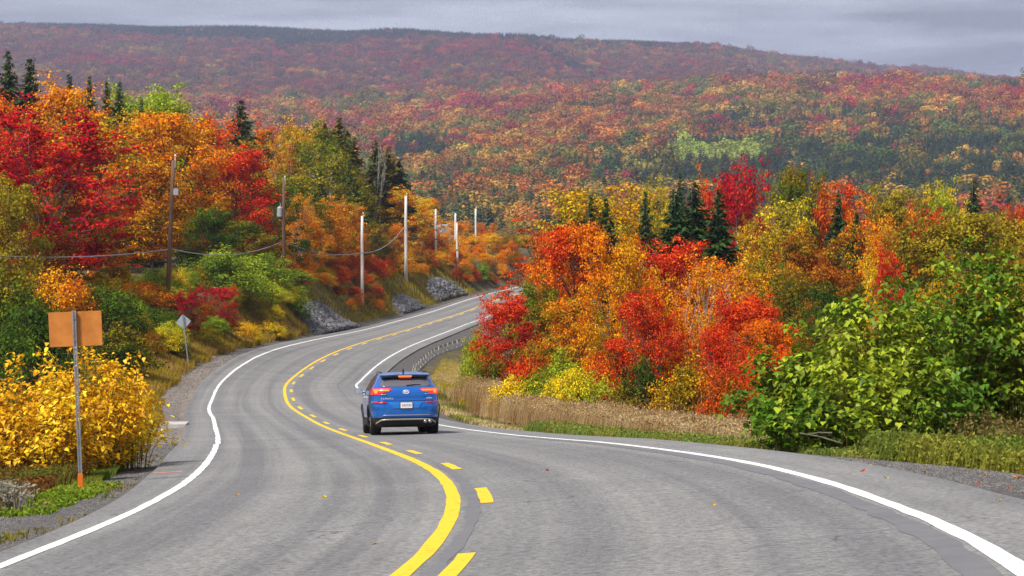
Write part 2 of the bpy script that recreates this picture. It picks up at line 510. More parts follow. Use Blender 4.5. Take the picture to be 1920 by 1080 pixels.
offs = np.concatenate([[-420, -300, -200, -140, -100, -70], np.arange(-50, -14, 4), np.arange(-13, -5, .8), [-4.95, -4.7, -4.55, -4.4, -4.25, -4.1, -3.95, -3.8, -3.65, -3.4], [0], [3.8, 4.2, 4.45, 4.62, 4.95],
                       np.arange(5.5, 15, .9), np.arange(16, 60, 4), [70, 100, 140, 200, 300, 420]])
ys = np.concatenate([np.arange(-50, 150, 1.5), np.arange(150, 330, 3), np.arange(330, 531, 12)])
XX = np.interp(np.clip(ys, RY[0], RY[-1]), RY, RX)[:, None] + offs[None]
YY = np.repeat(ys[:, None], len(offs), 1)
ZZ = ground(XX, YY)
nc = len(offs)
i = (np.arange(len(ys) - 1)[:, None] * nc + np.arange(nc - 1)[None]).ravel()
ground_o = obj('ground', mesh_np('ground', np.stack([XX, YY, ZZ], -1).reshape(-1, 3), np.stack([i, i + 1, i + nc + 1, i + nc], 1), [M['ground']], smooth=True))
tag(ground_o, kind='structure')

road_o = strip('road', -45, 460, lambda s: -EL(s), 4.5, 0, M['asphalt'], cols=13, step=.5)
tag(road_o, kind='structure')
# edge skirt of the asphalt so that it has thickness
# painted lines, parts of the road
strip('white_edge_line', -45, 56.5, -3.60, -3.47, .004, M['white'], road_o, .2, wob=.01)
strip('white_edge_line', 56.4, 70.0, -3.565, -3.44, .0085, M['white'], road_o, .5, wob=.012, seed=3)
strip('white_edge_line', 69.5, 455, -3.58, -3.44, .004, M['white'], road_o, 1, wob=.012, seed=5)
strip('white_edge_line', -45, 455, 3.445, 3.57, .004, M['white'], road_o, .25, wob=.01, seed=8)
strip('yellow_centre_line', -45, 455, -.19, -.05, .004, M['yellow'], road_o, .5, wob=.008, seed=11)
k = -6
while 14.97 + 9 * k < 440:
    c = 14.97 + 9 * k
    strip('yellow_dash', c - 1.5, c + 1.5, .14, .27, .004, M['yellow'], road_o, .5, wob=.008, seed=20 + k)
    k += 1
strip('sealed_joint', -45, 52, 3.2, 3.40, .003, M['seal'], road_o, .2, wob=.03, seed=31)
strip('sealed_joint', 10, 34, .02, .13, .003, M['seal'], road_o, .2, wob=.03, seed=33)

# gravel shoulders follow the ground, 1 cm above it


def ground_strip(name, y0, y1, o0, o1, mat, step=1.0, dz=.012, cols=5, wob=.3, seed=1):
    y = np.arange(y0, y1 + 1e-6, step)
    xr = np.interp(y, RY, RX)
    V = []
    for j in range(cols):
        f = j / (cols - 1)
        o = (o0(y) if callable(o0) else o0) * (1 - f) + (o1(y) if callable(o1) else o1) * f
        if j in (0, cols - 1):
            o = o + wob * vnoise(y / 1.3, y * 0 + j, seed) * (1 if abs(np.mean(o)) > 5 else .15)
        V.append(np.stack([xr + o, y, ground(xr + o, y) + dz + .004 * (j == 2)], -1))
    V = np.stack(V, 1).reshape(-1, 3)
    i = (np.arange(len(y) - 1)[:, None] * cols + np.arange(cols - 1)[None]).ravel()
    return tag(obj(name, mesh_np(name, V, np.stack([i, i + 1, i + cols + 1, i + cols], 1), [mat], smooth=True)), kind='structure')


LW = lambda y: -np.interp(y, [-40, 25, 40, 60, 85, 110, 130, 170, 200, 240, 300, 430], [5.7, 5.65, 5.35, 5.6, 5.9, 6.2, 6.4, 6.2, 6.6, 6.6, 6.2, 6])
RW = lambda y: np.interp(y, [-40, 18, 25, 32, 40, 55, 80, 130, 200, 430], [8, 7.5, 6.8, 6.2, 5.4, 5.2, 5.4, 6.2, 7.0, 6])
ground_strip('gravel_shoulder', -40, 60, lambda y: -EL(y) + .03, LW, M['gravel'])
ground_strip('dirt_shoulder', 60, 150, -4.47, LW, M['dirt'], seed=2)
ground_strip('gravel_shoulder', 150, 430, -4.47, LW, M['gravel'], seed=3)
ground_strip('gravel_shoulder', -40, 430, 4.47, RW, M['gravel'], seed=4)

# hills: one big sheet in rings out to the last ridge
ths = np.linspace(-.62, .62, 150)
rs = np.concatenate([np.linspace(480, 1000, 16), np.linspace(1050, 2600, 36), np.linspace(2650, 5200, 52), np.linspace(5300, 7600, 18)])
HX = np.tan(ths)[None] * rs[:, None]; HY = np.repeat(rs[:, None], len(ths), 1)
HH = hill(HX, HY) - .6
nc = len(ths)
i = (np.arange(len(rs) - 1)[:, None] * nc + np.arange(nc - 1)[None]).ravel()
M['forestfloor'] = noisy('forestfloor', (0.05, 0.035, 0.022), (0.12, 0.065, 0.035), .012, detail=8)
hills_o = tag(obj('hills', mesh_np('hills', np.stack([HX, HY, HH], -1).reshape(-1, 3), np.stack([i, i + 1, i + nc + 1, i + nc], 1), [M['forestfloor']], smooth=True)), kind='structure')

# ------------------------------------------------------------------ plant builders (unit height, scaled when placed)


def quads_leaf(C, N, size, r, aspect=.62, fold=0.0, droop=None):
    """one four-cornered leaf per point: C centres, N normals, size lengths"""
    n = len(C)
    N = N / (np.linalg.norm(N, axis=1)[:, None] + 1e-9)
    D = droop if droop is not None else r.normal(size=(n, 3))
    T = D - (D * N).sum(1)[:, None] * N
    T /= np.linalg.norm(T, axis=1)[:, None] + 1e-9
    B = np.cross(N, T)
    size = np.broadcast_to(size, (n,))[:, None]
    V = np.stack([C - T * size * .5, C + B * size * aspect * .5 - T * size * .08, C + T * size * .5, C - B * size * aspect * .5 - T * size * .08], 1).reshape(-1, 3)
    Q = np.arange(n * 4).reshape(n, 4)
    return V, Q


def tubes(paths, n=5):
    b = MB()
    for pts, rad in paths:
        b.tube(pts, rad, n, cap=False)
    return b


def curve_pts(p0, d0, length, up, n, r, jit=.08):
    p = np.array(p0, float); d = np.array(d0, float); out = [p.copy()]
    for k in range(n):
        d = d + np.array([0, 0, up]) / n + r.normal(size=3) * jit
        d /= np.linalg.norm(d)
        p = p + d * length / n
        out.append(p.copy())
    return np.array(out)


def broadleaf(seed, R=.3, base=.25, nl=7000, leaf=.024, limbs=14, el=(35, 75), twig=6, spread=.035, trunk_r=.013, fill=.35, multi=1, shell=0.0, flat=.5):
    """(trunk mesh, crown mesh) of a unit-high broadleaved tree"""
    r = np.random.default_rng(seed)
    paths = []; ends = []
    stems = []
    for k in range(multi):
        a = r.uniform(0, 6.28)
        lean = 0.04 if multi == 1 else r.uniform(.12, .3)
        st = curve_pts([0.02 * math.cos(a) * (multi > 1), .02 * math.sin(a) * (multi > 1), -.02], [lean * math.cos(a), lean * math.sin(a), 1], .93 if multi == 1 else r.uniform(.75, .93), .05, 9, r, .035)
        stems.append(st)
        rr = trunk_r * (1 if multi == 1 else .65)
        paths.append((st, np.linspace(rr, rr * .15, len(st))))
    for k in range(limbs):
        st = stems[k % multi]
        f = (k + .5) / limbs
        h = base * .8 + (0.9 - base * .8) * f
        t = np.clip(h / .93, .05, .97) * (len(st) - 1)
        i0 = int(t); p0 = st[i0] * (1 - (t - i0)) + st[min(i0 + 1, len(st) - 1)] * (t - i0)
        az = k * 2.39996 + r.uniform(-.5, .5)
        e = R_(el[0] + (el[1] - el[0]) * f + r.uniform(-10, 10))
        hh = (p0[2] - base * .6) / (1 - base * .6)
        prof = math.sqrt(max(.06, 1 - (2 * np.clip(hh, 0, 1) * .92 - .72) ** 2 / 1.5))
        ln = R * prof * r.uniform(.75, 1.15) / max(.35, math.cos(e)) * .8
        ln = min(ln, (1.0 - p0[2]) / max(.2, math.sin(e)) * 1.02, R * 1.5)
        ln = max(ln, .06)
        lp = curve_pts(p0, [math.cos(az) * math.cos(e), math.sin(az) * math.cos(e), math.sin(e)], ln, .25, 6, r, .1)
        paths.append((lp, np.linspace(trunk_r * .42, trunk_r * .08, len(lp))))
        ends.append((lp[-1], ln)); ends.append((lp[-2], ln)); ends.append((lp[-3], ln * .7))
        for q in range(twig):
            tt = r.uniform(.3, .95) * 6; j = int(tt)
            tp = lp[j] * (1 - tt + j) + lp[min(j + 1, 6)] * (tt - j)
            d = lp[min(j + 1, 6)] - lp[j]; d /= np.linalg.norm(d)
            d = d + r.normal(size=3) * .65; d[2] += .12; d /= np.linalg.norm(d)
            tw = curve_pts(tp, d, ln * r.uniform(.25, .5), .15, 3, r, .1)
            paths.append((tw, np.linspace(trunk_r * .14, trunk_r * .04, 4)))
            ends += [(tw[-1], ln * .6), (tw[-2], ln * .5)]
    E = np.array([e[0] for e in ends])
    nf = int(len(E) * fill)
    # extra clumps through the outer volume
    u = r.normal(size=(nf, 3)); u /= np.linalg.norm(u, axis=1)[:, None]
    rad = r.uniform(.55, 1.0, nf) ** .5
    cz = base + (1 - base) * .5
    X = np.stack([u[:, 0] * R * rad, u[:, 1] * R * rad, cz + u[:, 2] * (1 - base) * .5 * rad * .95], 1)
    E = np.concatenate([E, X])
    ok = E[:, 2] > base * .55
    E = E[ok]
    wgt = r.uniform(.4, 1.6, len(E)); wgt /= wgt.sum()
    ci = r.choice(len(E), nl, p=wgt)
    sg = spread * r.uniform(.6, 1.5, len(E))[ci][:, None]
    off = r.normal(size=(nl, 3)) * sg * np.array([1.25, 1.25, flat + .1])
    C = E[ci] + off
    C[:, 2] = np.maximum(C[:, 2], .015)
    cen = np.array([0, 0, cz])
    out = C - cen; out /= np.linalg.norm(out, axis=1)[:, None] + 1e-9
    on = off / (np.linalg.norm(off, axis=1)[:, None] + 1e-9)
    N = r.normal(size=(nl, 3)) * .5 + out * .45 + on * .9 + np.array([0, 0, .25])
    V, Q = quads_leaf(C, N, leaf * r.uniform(.65, 1.3, nl), r, .7)
    cl = r.uniform(0, 1, len(E))
    crown = mesh_np('crown', V, Q, [M['leaf']], {'rnd': r.uniform(0, 1, nl), 'clump': cl[ci]})
    return tubes(paths).mesh('trunk', M['bark'], True), crown


R_ = math.radians


def conifer(seed, R=.17, nb=22, per=7, dens=11, droop=.22, base=.06, leaf=1.0, gap=.0):
    r = np.random.default_rng(seed)
    st = curve_pts([0, 0, -.02], [0, 0, 1], 1.0, 0, 8, r, .012)
    C = []; N = []; T = []; SZ = []; CL = []
    paths = [(st, np.linspace(.012, .002, len(st)))]
    for k in range(nb):
        f = (k + r.uniform(-.3, .3)) / nb
        h = base + (1 - base) * np.clip(f, 0, 1) ** .92
        L = R * (1 - np.clip(f, 0, .985)) ** .9 * r.uniform(.7, 1.2) + .006
        m = per if f < .8 else max(4, per - 2)
        for q in range(m):
            if r.uniform() < gap: continue
            az = q * 6.283 / m + k * 1.3 + r.uniform(-.35, .35)
            l = L * r.uniform(.7, 1.2)
            d = np.array([math.cos(az), math.sin(az), 0.0])
            nn = max(4, int(dens * (l / R) + 3))
            t = np.linspace(.08, 1, nn)
            dr = droop * r.uniform(.6, 1.3) * (1 - .55 * f)
            z = h + r.uniform(-.5, .5) / nb + l * (.12 * t - dr * 1.6 * t + dr * 1.1 * t ** 2.2)
            pts = d[None] * (t * l)[:, None]; pts[:, 2] = z
            pts += r.normal(size=pts.shape) * .004
            side = np.array([-d[1], d[0], 0])
            wd = (.30 * l * (1 - t * .75) + .006)
            for sgn in (-1, 0, 1):
                cc = pts + side[None] * (sgn * wd * .55)[:, None]
                cc[:, 2] -= abs(sgn) * wd * .25
                C.append(cc); tt = d[None] * 1.0 + side[None] * sgn * .9 + np.array([0, 0, -.25]) + r.normal(size=cc.shape) * .25
                T.append(tt); N.append(np.array([0, 0, 1.0]) + side[None] * sgn * .4 + d[None] * .25 + r.normal(size=cc.shape) * .35)
                SZ.append((wd * 1.5 + .012) * r.uniform(.6, 1.4, nn) * leaf * (.35 + .65 * min(1, (1 - f) * 3))); CL.append(np.full(nn, r.uniform()))
    C, N, T, SZ, CL = (np.concatenate(a) for a in (C, N, T, SZ, CL))
    V, Q = quads_leaf(C, N, SZ, r, .34, droop=T)
    crown = mesh_np('crown', V, Q, [M['needle']], {'rnd': r.uniform(0, 1, len(C)), 'clump': CL})
    return tubes(paths).mesh('trunk', M['bark'], True), crown


def shrub(seed, R=.6, nl=3500, leaf=.055, stems=16, flat=.6, spread=.075, low=.05):
    """a dome-shaped bush, unit high, half-width R"""
    r = np.random.default_rng(seed)
    paths = []; E = []
    for k in range(stems):
        az = k * 2.4 + r.uniform(-.4, .4); e = R_(r.uniform(30, 88))
        ln = r.uniform(.7, 1.0)
        hz = R * math.cos(e) * 1.15; vz = .9 * math.sin(e) ** .7
        p0 = np.array([r.normal() * .12 * R, r.normal() * .12 * R, -.02])
        tip = np.array([hz * math.cos(az), hz * math.sin(az), vz]) * ln
        t = np.linspace(0, 1, 6)[:, None]
        mid = np.array([tip[0] * .35, tip[1] * .35, tip[2] * .75])
        pts = (1 - t) ** 2 * p0 + 2 * t * (1 - t) * mid + t ** 2 * tip
        paths.append((pts, np.linspace(.014, .003, 6)))
        for q in range(5):
            E.append(pts[r.integers(3, 6)] + r.normal(size=3) * .05)
    ns = stems * 7
    u = r.normal(size=(ns, 3)); u[:, 2] = np.abs(u[:, 2]); u /= np.linalg.norm(u, axis=1)[:, None]
    rad = r.uniform(.65, 1.0, ns) * (1 + .18 * np.sin(u[:, 0] * 5 + seed) * np.cos(u[:, 1] * 4 + seed * 2))
    E = np.concatenate([np.array(E), np.stack([u[:, 0] * R * rad, u[:, 1] * R * rad, low + u[:, 2] * rad * .9], 1)])
    ci = r.integers(0, len(E), nl)
    C = E[ci] + r.normal(size=(nl, 3)) * spread * np.array([1, 1, flat]) * r.uniform(.6, 1.4, len(E))[ci][:, None]
    C[:, 2] = np.abs(C[:, 2])
    out = C - np.array([0, 0, .25]); out /= np.linalg.norm(out, axis=1)[:, None] + 1e-9
    dn = C - E[ci]; dn /= np.linalg.norm(dn, axis=1)[:, None] + 1e-9
    N = r.normal(size=(nl, 3)) * .5 + out * .5 + dn * .7 + np.array([0, 0, .3])
    V, Q = quads_leaf(C, N, leaf * r.uniform(.6, 1.3, nl), r, .65)
    crown = mesh_np('foliage', V, Q, [M['leaf']], {'rnd': r.uniform(0, 1, nl), 'clump': r.uniform(0, 1, len(E))[ci]})
    return tubes(paths, 4).mesh('stem', M['bark'], True), crown


def pale(tr):
    me = tr.copy(); me.materials.clear(); me.materials.append(M['palebark']); return me


PROTO = {}
for k in range(4):   # full-crowned maples, fine leaves
    PROTO['maple', k] = broadleaf(10 + k, R=.36 + .03 * (k % 2), base=.12, nl=24000, leaf=.0165, limbs=22, el=(15, 75), twig=6, spread=.024, fill=.22, multi=1 + (k % 2) * 2)
for k in range(3):   # vase-shaped maples with leafy plumes that rise apart
    PROTO['vase', k] = broadleaf(30 + k, R=.38, base=.16, nl=17000, leaf=.0165, limbs=24, el=(28, 74), twig=6, spread=.02, fill=.06, multi=2 + k)
for k in range(4):   # taller forest trees
    PROTO['tall', k] = broadleaf(50 + k, R=.24 + .03 * (k % 3), base=.22, nl=17000, leaf=.0165, limbs=24, el=(25, 75), twig=5, spread=.022, fill=.25)
for k in range(3):   # slim birches and aspens, lighter crown, pale trunk
    t_, c_ = broadleaf(70 + k, R=.2 + .03 * k, base=.3, nl=8000, leaf=.0165, limbs=22, el=(30, 75), twig=6, spread=.022, fill=.12, trunk_r=.011, multi=1 + (k == 2) * 2)
    PROTO['birch', k] = (pale(t_), c_)
for k in range(2):   # tiered spreading tree with open layers
    PROTO['tier', k] = broadleaf(90 + k, R=.48, base=.2, nl=15000, leaf=.0165, limbs=20, el=(2, 50), twig=9, spread=.026, fill=.04, flat=.05, multi=2)
for k in range(3):
    PROTO['spruce', k] = conifer(110 + k, R=.2 - .02 * k, nb=36, per=9, dens=10, leaf=1.5, droop=.3)
for k in range(2):
    PROTO['thin', k] = conifer(120 + k, R=.11, nb=36, per=7, dens=7, base=.3, droop=.35, gap=.2, leaf=1.5)
for k in range(4):
    PROTO['shrub', k] = shrub(130 + k, R=.58 + .05 * (k % 2), nl=9000, leaf=.04)
for k in range(2):
    PROTO['lowshrub', k] = shrub(140 + k, R=.95, nl=9000, leaf=.05, stems=20)
for k in range(2):   # leafless grey saplings
    t_, c_ = broadleaf(150 + k, R=.2, base=.3, nl=500, leaf=.015, limbs=18, el=(40, 78), twig=7, fill=0, trunk_r=.006, multi=3)
    PROTO['bare', k] = (pale(t_), c_)
PWID = {}
for key, (t_, c_) in PROTO.items():
    co = np.empty(len(c_.vertices) * 3, np.float32); c_.vertices.foreach_get('co', co); co = co.reshape(-1, 3)
    PWID[key] = (float(np.percentile(np.abs(co[:, 0]), 97)) * 2, float(np.percentile(co[:, 2], 99.7)))
NPROTO = {}
for a, b in PROTO: NPROTO[a] = NPROTO.get(a, 0) + 1
PCOUNT = {}

RED = (.66, .022, .016); SCAR = (.80, .075, .014); CRIM = (.56, .008, .035); ORNG = (.88, .24, .012); RUST = (.46, .11, .012); GOLD = (.82, .40, .012)
YEL = (.86, .62, .02); OLIV = (.30, .21, .014); LIME = (.40, .50, .03); GRN = (.12, .19, .018); DGRN = (.05, .095, .014); DRED = (.30, .016, .01)
SPR = (.045, .095, .032); SPR2 = (.085, .125, .035); TAN = (.42, .27, .11); OLG = (.42, .33, .018)
CNAME = {RED: 'red', SCAR: 'scarlet', CRIM: 'crimson', ORNG: 'orange', RUST: 'rusty', GOLD: 'golden', YEL: 'yellow', OLIV: 'olive', LIME: 'lime green', GRN: 'green', DGRN: 'dark green',
         DRED: 'dark red', SPR: 'dark green', SPR2: 'green', TAN: 'tan', OLG: 'olive gold'}


def plant(kind, px, py, Z, wpx, c1, c2, label=None, group=None, variant=None, sink=0.0, base_py=None):
    """a plant with its foot on the ground at photo column px and depth Z, top at photo row py, wpx photo pixels wide"""
    g = G(px, Z) if base_py is None else P(px, base_py, Z)
    top = EYE + (540 - py) * Z / F
    k = PCOUNT.get(kind, 0); PCOUNT[kind] = k + 1
    v = (k if variant is None else variant) % NPROTO[kind]
    w0, h0 = PWID[kind, v]
    H = max(top - g.z, .5) / h0
    wd = wpx * Z / F / w0
    tree = kind not in ('shrub', 'lowshrub')
    conif = kind in ('spruce', 'thin')
    nm = ('spruce_tree' if conif else 'broadleaf_tree') if tree else 'shrub'
    o = thing(nm, label or '', 'tree' if tree else 'shrub', (g.x, g.y, g.z - sink), random.uniform(0, 6.28), group)
    t_, c_ = PROTO[kind, v]
    tr = obj('trunk' if tree else 'stem', t_, o, scale=(wd * .5 + H * .5, wd * .5 + H * .5, H) if False else (wd, wd, H))
    cr_ = obj('crown' if tree else 'foliage', c_, o, scale=(wd, wd, H))
    cr_.color = (*c1, 1); cr_['leaf_second'] = tuple(c2)
    return o


# ------------------------------------------------------------------ the trees and bushes that can be told apart
def z_for(px, d, side):
    """depth at which photo column px lies d metres beyond the left shoulder (side -1) or d metres right of the centre (side 1)"""
    Zs = np.arange(35, 460, .5)
    o = (px - 960) * Zs / F - np.interp(Zs, RY, RX)
    if side < 0:
        bad = np.where(-o - 4.5 < d)[0]
        return float(Zs[min(bad[-1] + 1, len(Zs) - 1)]) if len(bad) else 35.0
    ok = np.where(o >= d)[0]
    return float(Zs[ok[0]]) if len(ok) else 999.0


